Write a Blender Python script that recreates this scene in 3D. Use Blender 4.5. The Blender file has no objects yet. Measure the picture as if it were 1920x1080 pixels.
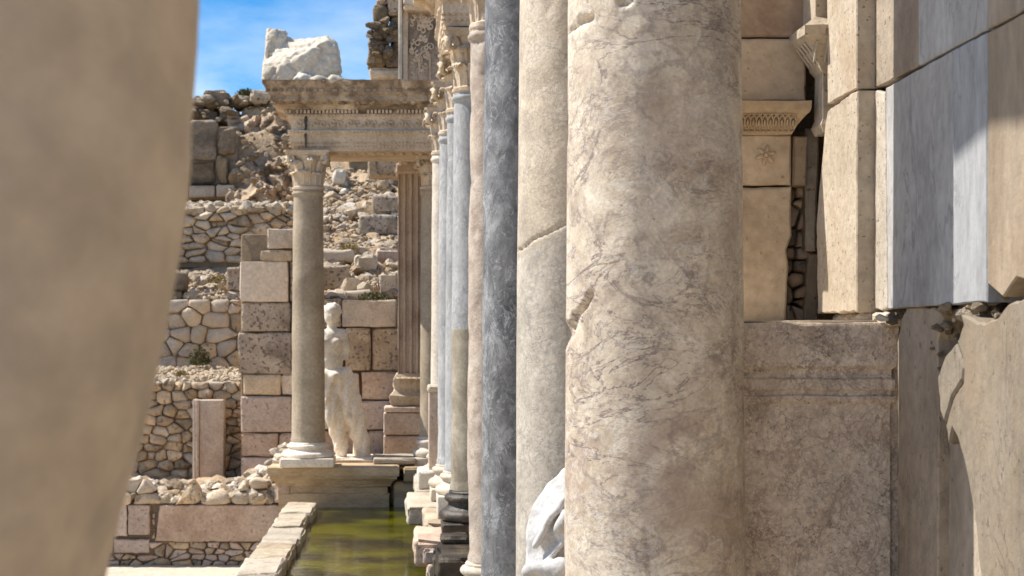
import bpy, bmesh, math, random
import numpy as np
from mathutils import Vector, noise, Euler

RN = random.Random(11)
C = bpy.context.scene.collection
sc = bpy.context.scene

# ------------------------------------------------------------------ camera, light, sky, exposure
EYE = 1.64          # eye height above the podium top (z = 0); the camera looks along +Y
FPX = 3000.0        # focal length in photo pixels
VX, VY = 754.0, 633.0
cam = bpy.data.cameras.new('camera')
cam.sensor_width = 36.0
cam.lens = 36.0 * FPX / 1920.0
cam.shift_x = (960 - VX) / 1920.0
cam.shift_y = (VY - 540) / 1920.0
cam.clip_start = 0.05
cam.clip_end = 3000
cam.dof.use_dof = True
cam.dof.focus_distance = 5.6
cam.dof.aperture_fstop = 11.0
co = bpy.data.objects.new('camera', cam)
C.objects.link(co)
co.location = (0, 0, EYE)
co.rotation_euler = (math.radians(90), 0, 0)
sc.camera = co

SUN_EL = math.radians(52)
SUN_AZ = math.atan2(-0.958, 0.287)       # measured from +Y towards +X
sdir = Vector((math.cos(SUN_EL) * math.sin(SUN_AZ), math.cos(SUN_EL) * math.cos(SUN_AZ), math.sin(SUN_EL)))
sl = bpy.data.lights.new('sun', 'SUN')
sl.energy = 3.7
sl.angle = math.radians(0.5)
sl.color = (1.0, 0.95, 0.88)
so = bpy.data.objects.new('sun', sl)
C.objects.link(so)
so.rotation_euler = (-sdir).to_track_quat('-Z', 'Y').to_euler()
so.location = (-10, 5, 20)

w = bpy.data.worlds.new('World')
sc.world = w
w.use_nodes = True
wn, wl = w.node_tree.nodes, w.node_tree.links
bg = wn['Background']
sky = wn.new('ShaderNodeTexSky')
sky.sky_type = 'NISHITA'
sky.sun_disc = False
sky.sun_elevation = SUN_EL
sky.sun_rotation = SUN_AZ
sky.altitude = 1500
sky.air_density = 1.0
sky.dust_density = 0.4
sky.ozone_density = 2.0
# thin summer cloud, mostly low down
wtc = wn.new('ShaderNodeTexCoord')
wmap = wn.new('ShaderNodeMapping')
wmap.inputs['Scale'].default_value = (5, 5, 14)
wmap.inputs['Location'].default_value = (2.3, 0.4, 1.1)
wl.new(wtc.outputs['Generated'], wmap.inputs['Vector'])
wno = wn.new('ShaderNodeTexNoise')
wno.inputs['Scale'].default_value = 1.3
wno.inputs['Detail'].default_value = 7
wno.inputs['Roughness'].default_value = 0.55
wl.new(wmap.outputs['Vector'], wno.inputs['Vector'])
wsep = wn.new('ShaderNodeSeparateXYZ')
wl.new(wtc.outputs['Generated'], wsep.inputs['Vector'])
wr1 = wn.new('ShaderNodeMapRange')
wr1.inputs[1].default_value = 0.40; wr1.inputs[2].default_value = 0.72
wl.new(wno.outputs['Fac'], wr1.inputs[0])
wr2 = wn.new('ShaderNodeMapRange')
wr2.inputs[1].default_value = 0.12; wr2.inputs[2].default_value = 0.18
wr2.inputs[3].default_value = 1.0; wr2.inputs[4].default_value = 0.35
wl.new(wsep.outputs['Z'], wr2.inputs[0])
wm = wn.new('ShaderNodeMath'); wm.operation = 'MULTIPLY'
wl.new(wr1.outputs[0], wm.inputs[0]); wl.new(wr2.outputs[0], wm.inputs[1])
wmix = wn.new('ShaderNodeMix'); wmix.data_type = 'RGBA'
wl.new(wm.outputs[0], wmix.inputs[0])
whs = wn.new('ShaderNodeHueSaturation')
whs.inputs['Saturation'].default_value = 1.55
whs.inputs['Value'].default_value = 0.56
wl.new(sky.outputs['Color'], whs.inputs['Color'])
wl.new(whs.outputs['Color'], wmix.inputs[6])
wmix.inputs[7].default_value = (5.1, 5.15, 5.3, 1)
wl.new(wmix.outputs[2], bg.inputs['Color'])
bg.inputs['Strength'].default_value = 0.14

sc.view_settings.view_transform = 'Standard'
sc.view_settings.look = 'None'
sc.view_settings.gamma = 1.0
sc.view_settings.use_curve_mapping = False
sc.view_settings.exposure = 1.0
sc.render.engine = 'CYCLES'
sc.cycles.max_bounces = 8
sc.cycles.diffuse_bounces = 5

# ------------------------------------------------------------------ helpers
WL = {}


def P(px, py, d):
    """a photo pixel at distance d as a point of the place"""
    return ((px - VX) / FPX * d, d, EYE + (VY - py) / FPX * d)


def X(px, d): return (px - VX) / FPX * d
def Z(py, d): return EYE + (VY - py) / FPX * d


def nz(p, s, seed=0.0):
    return noise.noise(Vector((p[0] * s + seed, p[1] * s + seed * 1.7, p[2] * s - seed)))


def fr(p, s, seed=0.0, o=4):
    return noise.fractal(Vector((p[0] * s + seed, p[1] * s + seed * 1.7, p[2] * s - seed)), 0.8, 2.1, o)


def wloc(o):
    return WL.get(o.name, Vector((0, 0, 0)))


def emit(name, V, F, mat, parent=None, smooth=35, recalc=True, origin=None, label=None, cat=None, group=None, kind=None):
    V = np.asarray(V, dtype=float).reshape(-1, 3)
    if origin is None:
        origin = ((V[:, 0].min() + V[:, 0].max()) / 2, (V[:, 1].min() + V[:, 1].max()) / 2, V[:, 2].min())
    origin = np.asarray(origin)
    me = bpy.data.meshes.new(name)
    me.from_pydata((V - origin).tolist(), [], F)
    if recalc:
        bm = bmesh.new(); bm.from_mesh(me)
        bmesh.ops.recalc_face_normals(bm, faces=bm.faces)
        bm.to_mesh(me); bm.free()
    me.materials.append(mat)
    if smooth:
        me.shade_smooth()
        if smooth < 180:
            me.set_sharp_from_angle(angle=math.radians(smooth))
    return put(name, me, origin, parent, label, cat, group, kind)


def put(name, me, origin, parent=None, label=None, cat=None, group=None, kind=None, scale=None, rot=None):
    o = bpy.data.objects.new(name, me)
    C.objects.link(o)
    origin = Vector(tuple(origin))
    if parent is not None:
        o.parent = parent
        o.location = origin - wloc(parent)
    else:
        o.location = origin
    WL[o.name] = origin
    if scale is not None: o.scale = scale
    if rot is not None: o.rotation_euler = rot
    if label: o['label'] = label
    if cat: o['category'] = cat
    if group: o['group'] = group
    if kind: o['kind'] = kind
    elif cat: o['kind'] = 'thing'
    return o


def thing(name, label, cat, loc, group=None):
    o = bpy.data.objects.new(name, None)
    o.empty_display_size = 0.1
    C.objects.link(o)
    o.location = loc
    WL[o.name] = Vector(tuple(loc))
    o['label'] = label
    o['category'] = cat
    if group: o['group'] = group
    o['kind'] = 'thing'
    return o


# ------------------------------------------------------------------ materials
def stone(name, cols, scale=4.0, stain=None, vein=None, vein2=None, pit=None, bump=0.35, bscale=30, bdist=0.01,
          rough=0.8, var=0.12, stretch=(1, 1, 1), spec=0.3, contrast=(0.32, 0.68), warm=True, dist=0.4, ridges=()):
    if warm:
        wf = lambda c: (c[0] * 1.07, c[1] * .985, c[2] * .85)
        cols = [wf(c) for c in cols]
        if stain: stain = (*stain[:3], wf(stain[3]), stain[4])
    m = bpy.data.materials.new(name)
    m.use_nodes = True
    n, l = m.node_tree.nodes, m.node_tree.links
    b = n['Principled BSDF']
    tc = n.new('ShaderNodeTexCoord')
    oi = n.new('ShaderNodeObjectInfo')
    off = n.new('ShaderNodeVectorMath'); off.operation = 'SCALE'
    off.inputs[0].default_value = (37.3, 91.7, 53.1)
    l.new(oi.outputs['Random'], off.inputs['Scale'])
    add = n.new('ShaderNodeVectorMath'); add.operation = 'ADD'
    l.new(tc.outputs['Object'], add.inputs[0]); l.new(off.outputs[0], add.inputs[1])
    base_vec = add.outputs[0]
    mp = n.new('ShaderNodeMapping'); mp.inputs['Scale'].default_value = stretch
    l.new(base_vec, mp.inputs['Vector'])
    vec = mp.outputs[0]

    def nse(s, det=6, ro=0.6, v=vec, dist=0.0):
        t = n.new('ShaderNodeTexNoise')
        t.inputs['Scale'].default_value = s
        t.inputs['Detail'].default_value = det
        t.inputs['Roughness'].default_value = ro
        t.inputs['Distortion'].default_value = dist
        l.new(v, t.inputs['Vector'])
        return t

    def mapr(sock, a, bb, c=0.0, d=1.0, smooth=False):
        r = n.new('ShaderNodeMapRange')
        if smooth: r.interpolation_type = 'SMOOTHSTEP'
        r.inputs[1].default_value = a; r.inputs[2].default_value = bb
        r.inputs[3].default_value = c; r.inputs[4].default_value = d
        l.new(sock, r.inputs[0])
        return r.outputs[0]

    def mul(a, bb):
        t = n.new('ShaderNodeMath'); t.operation = 'MULTIPLY'
        for i, s in enumerate((a, bb)):
            if isinstance(s, (int, float)): t.inputs[i].default_value = s
            else: l.new(s, t.inputs[i])
        return t.outputs[0]

    def mix(fac, a, bb, mode='MIX'):
        t = n.new('ShaderNodeMix'); t.data_type = 'RGBA'; t.blend_type = mode
        if isinstance(fac, (int, float)): t.inputs[0].default_value = fac
        else: l.new(fac, t.inputs[0])
        for i, s in ((6, a), (7, bb)):
            if isinstance(s, tuple): t.inputs[i].default_value = (*s, 1)
            else: l.new(s, t.inputs[i])
        return t.outputs[2]

    n1 = nse(scale, 8, 0.62, dist=dist)
    ramp = n.new('ShaderNodeValToRGB')
    els = ramp.color_ramp.elements
    k = len(cols)
    while len(els) < k: els.new(0.5)
    for i, c in enumerate(cols):
        els[i].position = contrast[0] + (contrast[1] - contrast[0]) * i / max(1, k - 1)
        els[i].color = (*c, 1)
    l.new(n1.outputs['Fac'], ramp.inputs['Fac'])
    col = ramp.outputs['Color']
    # fine grain
    n2 = nse(scale * 14, 3, 0.6)
    col = mix(0.45, col, mix(1.0, col, mapcol(n, l, n2, 0.62, 1.3), 'MULTIPLY'))
    hts = []
    if stain:
        sc_, lo, hi, scol, st = stain
        ns = nse(sc_, 7, 0.68, dist=0.6)
        col = mix(mul(mapr(ns.outputs['Fac'], lo, hi, smooth=True), st), col, scol)
    for vn in (vein, vein2):
        if not vn: continue
        vcol, vs, vw, vst, vdist = vn
        nd = nse(vs * 0.8, 5, 0.6)
        dv = n.new('ShaderNodeVectorMath'); dv.operation = 'MULTIPLY_ADD'
        l.new(nd.outputs['Color'], dv.inputs[0])
        dv.inputs[1].default_value = (vdist,) * 3
        l.new(vec, dv.inputs[2])
        vo = n.new('ShaderNodeTexVoronoi')
        vo.feature = 'DISTANCE_TO_EDGE'
        vo.inputs['Scale'].default_value = vs
        l.new(dv.outputs[0], vo.inputs['Vector'])
        ed = mapr(vo.outputs['Distance'], 0.0, vw, 1.0, 0.0, True)
        nm = nse(vs * 0.7, 4, 0.6)
        f = mul(mul(ed, mapr(nm.outputs['Fac'], 0.38, 0.62, 0.0, 1.0)), vst)
        col = mix(f, col, vcol)
    for rcol, rs, rw_, rst, zs_, rd in ridges:
        mp2 = n.new('ShaderNodeMapping'); mp2.inputs['Scale'].default_value = (1, 1, zs_)
        l.new(base_vec, mp2.inputs['Vector'])
        t = nse(rs, 7, 0.62, v=mp2.outputs[0], dist=rd)
        sb = n.new('ShaderNodeMath'); sb.operation = 'SUBTRACT'; sb.inputs[1].default_value = .5
        l.new(t.outputs['Fac'], sb.inputs[0])
        ab = n.new('ShaderNodeMath'); ab.operation = 'ABSOLUTE'; l.new(sb.outputs[0], ab.inputs[0])
        f = mul(mapr(ab.outputs[0], 0, rw_, 1, 0, True), mapr(nse(rs * .55, 4, .6).outputs['Fac'], .4, .6, .05, 1))
        col = mix(mul(f, rst), col, rcol)
        hts.append((f, -.25))
    if pit:
        ps, th, pcol, pst = pit
        npit = nse(ps, 3, 0.5)
        f = mapr(npit.outputs['Fac'], th, th + 0.05, 0.0, 1.0)
        col = mix(mul(f, pst), col, pcol)
        hts.append((f, -0.9))
    # from one piece to the next
    bc = n.new('ShaderNodeHueSaturation')
    l.new(col, bc.inputs['Color'])
    l.new(mapr(oi.outputs['Random'], 0, 1, 1 - var, 1 + var), bc.inputs['Value'])
    rr = n.new('ShaderNodeMath'); rr.operation = 'FRACT'
    l.new(mul(oi.outputs['Random'], 17.31), rr.inputs[0])
    l.new(mapr(rr.outputs[0], 0, 1, 0.82, 1.1), bc.inputs['Saturation'])
    l.new(bc.outputs['Color'], b.inputs['Base Color'])
    b.inputs['Roughness'].default_value = rough
    b.inputs['Specular IOR Level'].default_value = spec
    nb = nse(bscale, 6, 0.65, v=base_vec)
    nb2 = nse(bscale * 0.22, 4, 0.6, v=base_vec)
    h = n.new('ShaderNodeMath'); h.operation = 'ADD'
    l.new(nb.outputs['Fac'], h.inputs[0]); l.new(mul(nb2.outputs['Fac'], 1.6), h.inputs[1])
    hs = h.outputs[0]
    for f, k_ in hts:
        h2 = n.new('ShaderNodeMath'); h2.operation = 'MULTIPLY_ADD'
        l.new(f, h2.inputs[0]); h2.inputs[1].default_value = k_; l.new(hs, h2.inputs[2])
        hs = h2.outputs[0]
    bu = n.new('ShaderNodeBump')
    bu.inputs['Strength'].default_value = bump
    bu.inputs['Distance'].default_value = bdist
    l.new(hs, bu.inputs['Height'])
    l.new(bu.outputs['Normal'], b.inputs['Normal'])
    return m


def mapcol(n, l, tex, lo, hi):
    r = n.new('ShaderNodeMapRange')
    r.inputs[1].default_value = 0.3; r.inputs[2].default_value = 0.7
    r.inputs[3].default_value = lo; r.inputs[4].default_value = hi
    l.new(tex.outputs['Fac'], r.inputs[0])
    c = n.new('ShaderNodeCombineColor')
    for i in range(3): l.new(r.outputs[0], c.inputs[i])
    return c.outputs[0]


M = {}
M['limestone'] = stone('warm limestone', [(.40, .335, .26), (.54, .465, .38), (.61, .54, .455)], 2.6, stain=(3.0, .52, .7, (.24, .19, .14), .6),
                       pit=(45, .66, (.14, .10, .07), .7), bump=.5, var=.14)
M['rubble'] = stone('grey brown rubble', [(0.332, 0.261, 0.183), (0.492, 0.399, 0.291), (0.610, 0.502, 0.378)], 3.5, stain=(4.5, .52, .68, (.19, .155, .12), .6), pit=(16, .62, (.17, .14, .11), .6),
                    bump=1.0, bscale=22, bdist=.02, var=.3)
M['pale_rubble'] = stone('pale rubble', [(.40, .34, .27), (.52, .46, .38), (.60, .54, .46)], 4, bump=.8, bscale=22, bdist=.02, var=.16)
M['rock'] = stone('weathered dark rock', [(0.128, 0.099, 0.070), (0.268, 0.212, 0.148), (0.428, 0.345, 0.252)], 1.6, stain=(1.6, .48, .64, (.07, .06, .048), .75),
                  bump=1.0, bscale=9, bdist=.05, var=.2, contrast=(.35, .66))
M['earth'] = stone('dry earth', [(0.278, 0.207, 0.135), (0.428, 0.330, 0.226), (0.535, 0.424, 0.304)], 1.4, bump=1.0, bscale=16, bdist=.04, rough=.95, var=0)
M['mortar'] = stone('dark dirt mortar', [(.17, .135, .10), (.28, .23, .175)], 5, bump=.8, rough=.95, var=0)  # the mortar's own dark, dirty colour
M['ashlar'] = stone('rough ashlar', [(.25, .205, .16), (.41, .345, .28), (.50, .43, .355)], 2.6, stain=(2.2, .5, .68, (.15, .12, .09), .7),
                    pit=(22, .60, (.13, .10, .08), .7), bump=1.0, bscale=18, bdist=.025, var=.12)
M['pink'] = stone('pinkish marble', [(.40, .305, .25), (.52, .42, .36), (.57, .48, .42)], 1.8, stain=(2.5, .5, .7, (.33, .25, .20), .6), pit=(26, .63, (.2, .14, .11), .6), bump=.6, bscale=20, bdist=.015, var=.08)
M['smooth_pale'] = stone('sawn pale limestone', [(.62, .55, .48), (.69, .62, .55)], 1.5, bump=.15, var=.02)
M['carved'] = stone('carved tan marble', [(.41, .33, .25), (.55, .465, .37), (.62, .545, .455)], 2.4, stain=(1.8, .5, .7, (.22, .14, .08), .65),
                    pit=(40, .66, (.13, .09, .05), .5), bump=.5, bscale=26, bdist=.012, var=.06)
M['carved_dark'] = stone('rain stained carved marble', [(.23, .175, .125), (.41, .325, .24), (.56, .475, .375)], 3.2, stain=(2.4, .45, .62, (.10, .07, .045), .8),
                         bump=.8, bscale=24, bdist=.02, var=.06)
M['white'] = stone('white marble', [(.46, .43, .385), (.57, .54, .49), (.63, .605, .56)], 2.0, stain=(1.8, .54, .72, (.36, .30, .22), .55), bump=.4, bscale=24, var=.04)
M['statue'] = stone('yellowed statue marble', [(.64, .60, .53), (.77, .735, .68), (.82, .79, .74)], 2.2, stain=(4, .52, .72, (.36, .28, .19), .6), bump=.35, bscale=30, var=.02)
M['drape'] = stone('clean white marble', stain=(9, .52, .7, (.33, .29, .24), .5), cols= [(.40, .38, .35), (.50, .48, .45), (.56, .545, .52)], scale=7.0, bump=.35, bscale=50, bdist=.004, var=.02, warm=False)
M['grey_col'] = stone('grey granite', [(.27, .235, .19), (.36, .32, .265), (.43, .385, .325)], 2.0, stain=(1.3, .52, .72, (.20, .165, .13), .5),
                      bump=.3, var=.03)
M['breccia'] = stone('veined breccia marble', [(.44, .375, .30), (.54, .475, .385), (.61, .55, .46), (.69, .635, .55)], 8.0,
                     stain=(2.6, .48, .64, (.37, .28, .22), .65),
                     ridges=(((.19, .14, .12), 3.0, .018, .95, 1.8, 1.8), ((.20, .145, .12), 7.0, .024, .75, 1.8, 1.4), ((.26, .19, .17), 14, .03, .25, 1.7, 1.2), ((.72, .68, .60), 9, .03, .5, 1.8, 1.2), ((.22, .16, .14), 26, .04, .3, 1.3, .8)),
                     vein=((.25, .185, .155), 7.5, .10, .55, .3), pit=(70, .70, (.18, .13, .10), .6),
                     bump=.25, bscale=40, bdist=.006, rough=.6, var=0, contrast=(.36, .64), dist=1.0)
M['grey_cream'] = stone('grey lower drum marble', [(.36, .34, .305), (.48, .46, .425), (.57, .55, .52)], 7, ridges=(((.25, .225, .20), 9, .03, .55, 1.5, 1.0), ((.23, .205, .19), 24, .05, .45, 1.0, .6)), stain=(2.6, .48, .66, (.30, .28, .255), .6),
                        vein=((.25, .22, .20), 9, .06, .5, .25), bump=.25, bscale=36, rough=.6, var=0)
M['capital'] = stone('pale carved capital marble', [(.40, .33, .26), (.53, .46, .38), (.62, .56, .48)], 3, stain=(3, .52, .7, (.28, .21, .15), .6), bump=.5, bscale=26, bdist=.012, var=.06)
M['crag'] = stone('tan crag', [(0.257, 0.192, 0.131), (0.428, 0.330, 0.231), (0.556, 0.443, 0.322)], 1.6, stain=(1.4, .5, .66, (.10, .08, .06), .7), bump=1.0, bscale=12, bdist=.05, var=.1)
M['cream_col'] = stone('mottled cream marble', [(.42, .37, .305), (.54, .49, .415), (.63, .585, .52)], 7, ridges=(((.27, .22, .18), 9, .03, .5, 1.5, 1.0), ((.24, .20, .17), 24, .05, .4, 1.0, .6)), stain=(2.2, .48, .66, (.34, .31, .27), .6),
                       vein=((.28, .225, .18), 9, .04, .45, .2), bump=.25, bscale=36, rough=.6, var=0)
M['dark_blue'] = stone('dark blue grey marble', [(.09, .089, .088), (.18, .178, .174), (.30, .296, .288)], 5.5, stain=(10, .54, .66, (.36, .362, .365), .55),
                       ridges=(((.55, .55, .54), 5, .012, .85, .7, 1.5), ((.50, .50, .50), 13, .02, .7, .8, 1.0), ((.05, .052, .055), 8, .03, .6, .6, 1.0)), bump=.2, rough=.55, var=0, stretch=(1, 1, .7), dist=1.2, warm=False)
M['light_blue'] = stone('pale blue grey marble', ridges=(((.20, .20, .20), 5, .03, .65, .5, 1.3), ((.62, .61, .58), 8, .022, .6, .5, 1.0)), cols=[(.27, .268, .258), (.38, .377, .362), (.48, .475, .455)], scale=2.5, stain=(1.8, .52, .7, (.33, .31, .27), .5),
                        vein=((.30, .31, .33), 7, .03, .4, .3), bump=.25, rough=.6, var=0, stretch=(1, 1, .5), warm=False)
M['olive_col'] = stone('stained olive grey marble', [(.22, .205, .17), (.34, .32, .275), (.43, .41, .365)], 3.5, stain=(2.5, .5, .66, (.17, .15, .115), .6), bump=.3, rough=.6, var=0)
M['pinkgrey_col'] = stone('pink grey marble', [(.32, .26, .22), (.45, .385, .335), (.52, .47, .42)], 6, stain=(3, .5, .66, (.26, .23, .21), .6),
                          vein=((.20, .16, .14), 8, .04, .6, .25), bump=.5, bscale=28, var=0)
M['blue_slab'] = stone('blue grey veneer', [(.31, .30, .28), (.41, .40, .375), (.49, .48, .455)], 3.0, ridges=(((.16, .16, .16), 5, .02, .5, .5, 1.0),), stain=(1.6, .52, .7, (.30, .275, .24), .5), vein=((.14, .14, .15), 3, .02, .5, .4),
                       pit=(60, .7, (.10, .10, .10), .5), bump=.35, bscale=36, bdist=.006, var=.06, stretch=(1, 1, .5), warm=False)
M['pale_slab'] = stone('pale blue veneer', [(.27, .275, .275), (.345, .35, .35)], 3.0, ridges=(((.18, .18, .18), 5, .02, .5, .5, 1.0),), pit=(60, .7, (.2, .2, .2), .5), bump=.3, bscale=36, bdist=.006, var=.03, stretch=(1, 1, .3), warm=False)
M['tan_slab'] = stone('tan veneer', [(.23, .185, .135), (.30, .25, .195), (.36, .315, .26)], 3.0, stain=(1.5, .5, .7, (.28, .27, .25), .7),
                      pit=(50, .68, (.2, .15, .1), .6), bump=.4, bscale=36, bdist=.008, var=.05, stretch=(1, 1, .35))
M['plaster'] = stone('grey weathered slab', [(.14, .12, .095), (.205, .18, .145), (.26, .235, .20)], 2.4, stain=(1.5, .46, .68, (.25, .19, .125), .7), ridges=(((.12, .09, .07), 4, .010, .7, .6, 1.2),),
                     pit=(70, .66, (.11, .09, .07), .8), bump=.5, bscale=34, bdist=.008, var=0, stretch=(1, 1, .5))
M['dark_slab'] = stone('brown grey slab', [(.26, .22, .18), (.36, .315, .265), (.43, .385, .335)], 2.4, stain=(1.6, .5, .7, (.17, .13, .10), .6),
                       bump=.5, bscale=30, bdist=.01, var=.03, stretch=(1, 1, .65), ridges=(((.16, .13, .10), 5, .015, .6, .7, 1.2),), pit=(60, .66, (.13, .10, .08), .6))
M['cream_slab'] = stone('cream block', [(.35, .315, .27), (.44, .405, .36), (.49, .46, .415)], 3.0, stain=(2.2, .52, .7, (.33, .26, .19), .6),
                        pit=(75, .64, (.19, .14, .10), .8), bump=.5, bscale=40, bdist=.008, var=.04)
M['brown_block'] = stone('brown stained block', [(.25, .175, .12), (.38, .285, .21), (.47, .375, .29)], 2.6, stain=(2.4, .5, .7, (.18, .10, .06), .7),
                         bump=.35, bscale=34, bdist=.008, var=.06)
M['tan_block'] = stone('tan niche block', [(.37, .30, .225), (.46, .385, .30), (.52, .445, .36)], 2.4, stain=(3, .55, .75, (.26, .18, .11), .6),
                       pit=(50, .68, (.15, .1, .07), .6), bump=.35, bscale=34, bdist=.008, var=.04)
M['pedestal'] = stone('pitted brown marble', ridges=(((.30, .21, .165), 9, .03, .5, .9, 1.2), ((.24, .165, .125), 34, .05, .3, .9, .8)), cols=[(.52, .43, .35), (.67, .58, .49), (.75, .67, .58)], scale=5, dist=1.0, stain=(4, .5, .66, (.33, .225, .165), .6),
                      vein=((.20, .13, .095), 12, .05, .7, .3), vein2=((.22, .145, .11), 31, .06, .6, .12), pit=(85, .66, (.2, .14, .10), .6), bump=.6, bscale=36, bdist=.01, rough=.75, var=0)
M['wet'] = stone('wet blackened stone', [(.018, .016, .014), (.05, .043, .035), (.12, .10, .075)], 4, bump=.7, bscale=26, bdist=.015, rough=.45, var=.15)
M['kerb'] = stone('sunlit kerb stone', [(.36, .32, .26), (.45, .41, .345), (.50, .465, .40)], 3, stain=(2.5, .5, .66, (.27, .21, .15), .7), pit=(40, .64, (.15, .12, .09), .7), bump=.6, bscale=26, var=.1)
M['podium'] = stone('podium moulding', [(.33, .25, .165), (.44, .355, .255), (.51, .43, .33)], 2.2, stain=(1.4, .48, .68, (.24, .19, .11), .7),
                    bump=.5, bscale=26, bdist=.012, var=.06, stretch=(.5, 1, 1.5))
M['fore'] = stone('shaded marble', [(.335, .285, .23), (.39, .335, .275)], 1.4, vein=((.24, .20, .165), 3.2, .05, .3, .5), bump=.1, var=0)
M['fluted'] = stone('reddish fluted marble', [(.40, .31, .255), (.51, .425, .36), (.57, .49, .425)], 2.4, stain=(1.5, .52, .72, (.30, .20, .14), .6), bump=.3, var=.03)
M['pavement'] = stone('pale paving', [(.48, .42, .34), (.58, .52, .43)], 1.2, bump=.4, var=0)


def simple(name, col, rough=.7, spec=.3):
    m = bpy.data.materials.new(name); m.use_nodes = True
    b = m.node_tree.nodes['Principled BSDF']
    n, l = m.node_tree.nodes, m.node_tree.links
    t = n.new('ShaderNodeTexNoise'); t.inputs['Scale'].default_value = 9
    mx = n.new('ShaderNodeMix'); mx.data_type = 'RGBA'
    mx.inputs[6].default_value = (*[c * .65 for c in col], 1); mx.inputs[7].default_value = (*[c * 1.3 for c in col], 1)
    tc = n.new('ShaderNodeTexCoord'); l.new(tc.outputs['Object'], t.inputs['Vector'])
    l.new(t.outputs['Fac'], mx.inputs[0]); l.new(mx.outputs[2], b.inputs['Base Color'])
    b.inputs['Roughness'].default_value = rough; b.inputs['Specular IOR Level'].default_value = spec
    return m


M['leaf'] = simple('olive leaves', (.085, .085, .025))
M['twig'] = simple('dry twigs', (.22, .13, .08))


def water_mat():
    m = bpy.data.materials.new('green pool water'); m.use_nodes = True
    n, l = m.node_tree.nodes, m.node_tree.links
    b = n['Principled BSDF']
    tc = n.new('ShaderNodeTexCoord')
    t = n.new('ShaderNodeTexNoise'); t.inputs['Scale'].default_value = 1.1; t.inputs['Detail'].default_value = 5
    l.new(tc.outputs['Object'], t.inputs['Vector'])
    r = n.new('ShaderNodeValToRGB')
    r.color_ramp.elements[0].position = .40; r.color_ramp.elements[0].color = (.018, .017, .004, 1)
    r.color_ramp.elements[1].position = .60; r.color_ramp.elements[1].color = (.115, .108, .002, 1)
    l.new(t.outputs['Fac'], r.inputs['Fac']); l.new(r.outputs['Color'], b.inputs['Base Color'])
    b.inputs['Roughness'].default_value = .06; b.inputs['IOR'].default_value = 1.38
    mp = n.new('ShaderNodeMapping'); mp.inputs['Scale'].default_value = (2.0, 5.5, 1)
    l.new(tc.outputs['Object'], mp.inputs['Vector'])
    t2 = n.new('ShaderNodeTexNoise'); t2.inputs['Scale'].default_value = 2.0; t2.inputs['Detail'].default_value = 4; t2.inputs['Distortion'].default_value = .6
    l.new(mp.outputs[0], t2.inputs['Vector'])
    bu = n.new('ShaderNodeBump'); bu.inputs['Strength'].default_value = .16; bu.inputs['Distance'].default_value = .04
    l.new(t2.outputs['Fac'], bu.inputs['Height']); l.new(bu.outputs['Normal'], b.inputs['Normal'])
    return m


M['water'] = water_mat()

# ------------------------------------------------------------------ shape builders


def lathe(prof, cx, cy, n=48, fn=None, z0=0.0):
    """profile [(r, z)] turned about the vertical through (cx, cy)"""
    V, F = [], []
    for r, z in prof:
        for k in range(n):
            a = 2 * math.pi * k / n
            rr = r
            p = (cx + rr * math.cos(a), cy + rr * math.sin(a), z0 + z)
            V.append(fn(p, a, rr) if fn else p)
    m = len(prof)
    for i in range(m - 1):
        for k in range(n):
            F.append((i * n + k, i * n + (k + 1) % n, (i + 1) * n + (k + 1) % n, (i + 1) * n + k))
    F.append(tuple(range(n)))
    F.append(tuple(range((m - 1) * n, m * n)))
    return V, F


def ringbox(x0, x1, y0, y1, prof, seg=.1, wear=.004, seed=0.0):
    """a box whose vertical outline is the profile [(outset, z)], mitred round its four corners, edges a little worn"""
    V, F = [], []
    nx = max(2, int((x1 - x0) / seg)); ny = max(2, int((y1 - y0) / seg))
    per = []
    for i in range(nx): per.append((i / nx, 0))
    for i in range(ny): per.append((1, i / ny))
    for i in range(nx): per.append((1 - i / nx, 1))
    for i in range(ny): per.append((0, 1 - i / ny))
    n = len(per)
    for o, z in prof:
        for u, v in per:
            p = [x0 - o + u * (x1 - x0 + 2 * o), y0 - o + v * (y1 - y0 + 2 * o), z]
            if wear:
                a = fr(p, 6, seed) * wear; b_ = fr(p, 6, seed + 9) * wear; c = fr(p, 9, seed + 5) * wear
                k = max(0.0, nz(p, 5, seed + 3) - .25) * wear * 6
                p[0] += a + (k if u < .5 else -k) * (1 if u in (0, 1) else 0)
                p[1] += b_ + (k if v < .5 else -k) * (1 if v in (0, 1) else 0)
                p[2] += c
            V.append(tuple(p))
    m = len(prof)
    for i in range(m - 1):
        for k in range(n):
            F.append((i * n + k, i * n + (k + 1) % n, (i + 1) * n + (k + 1) % n, (i + 1) * n + k))
    F.append(tuple(range(n)))
    F.append(tuple(range((m - 1) * n, m * n)))
    return V, F


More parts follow.
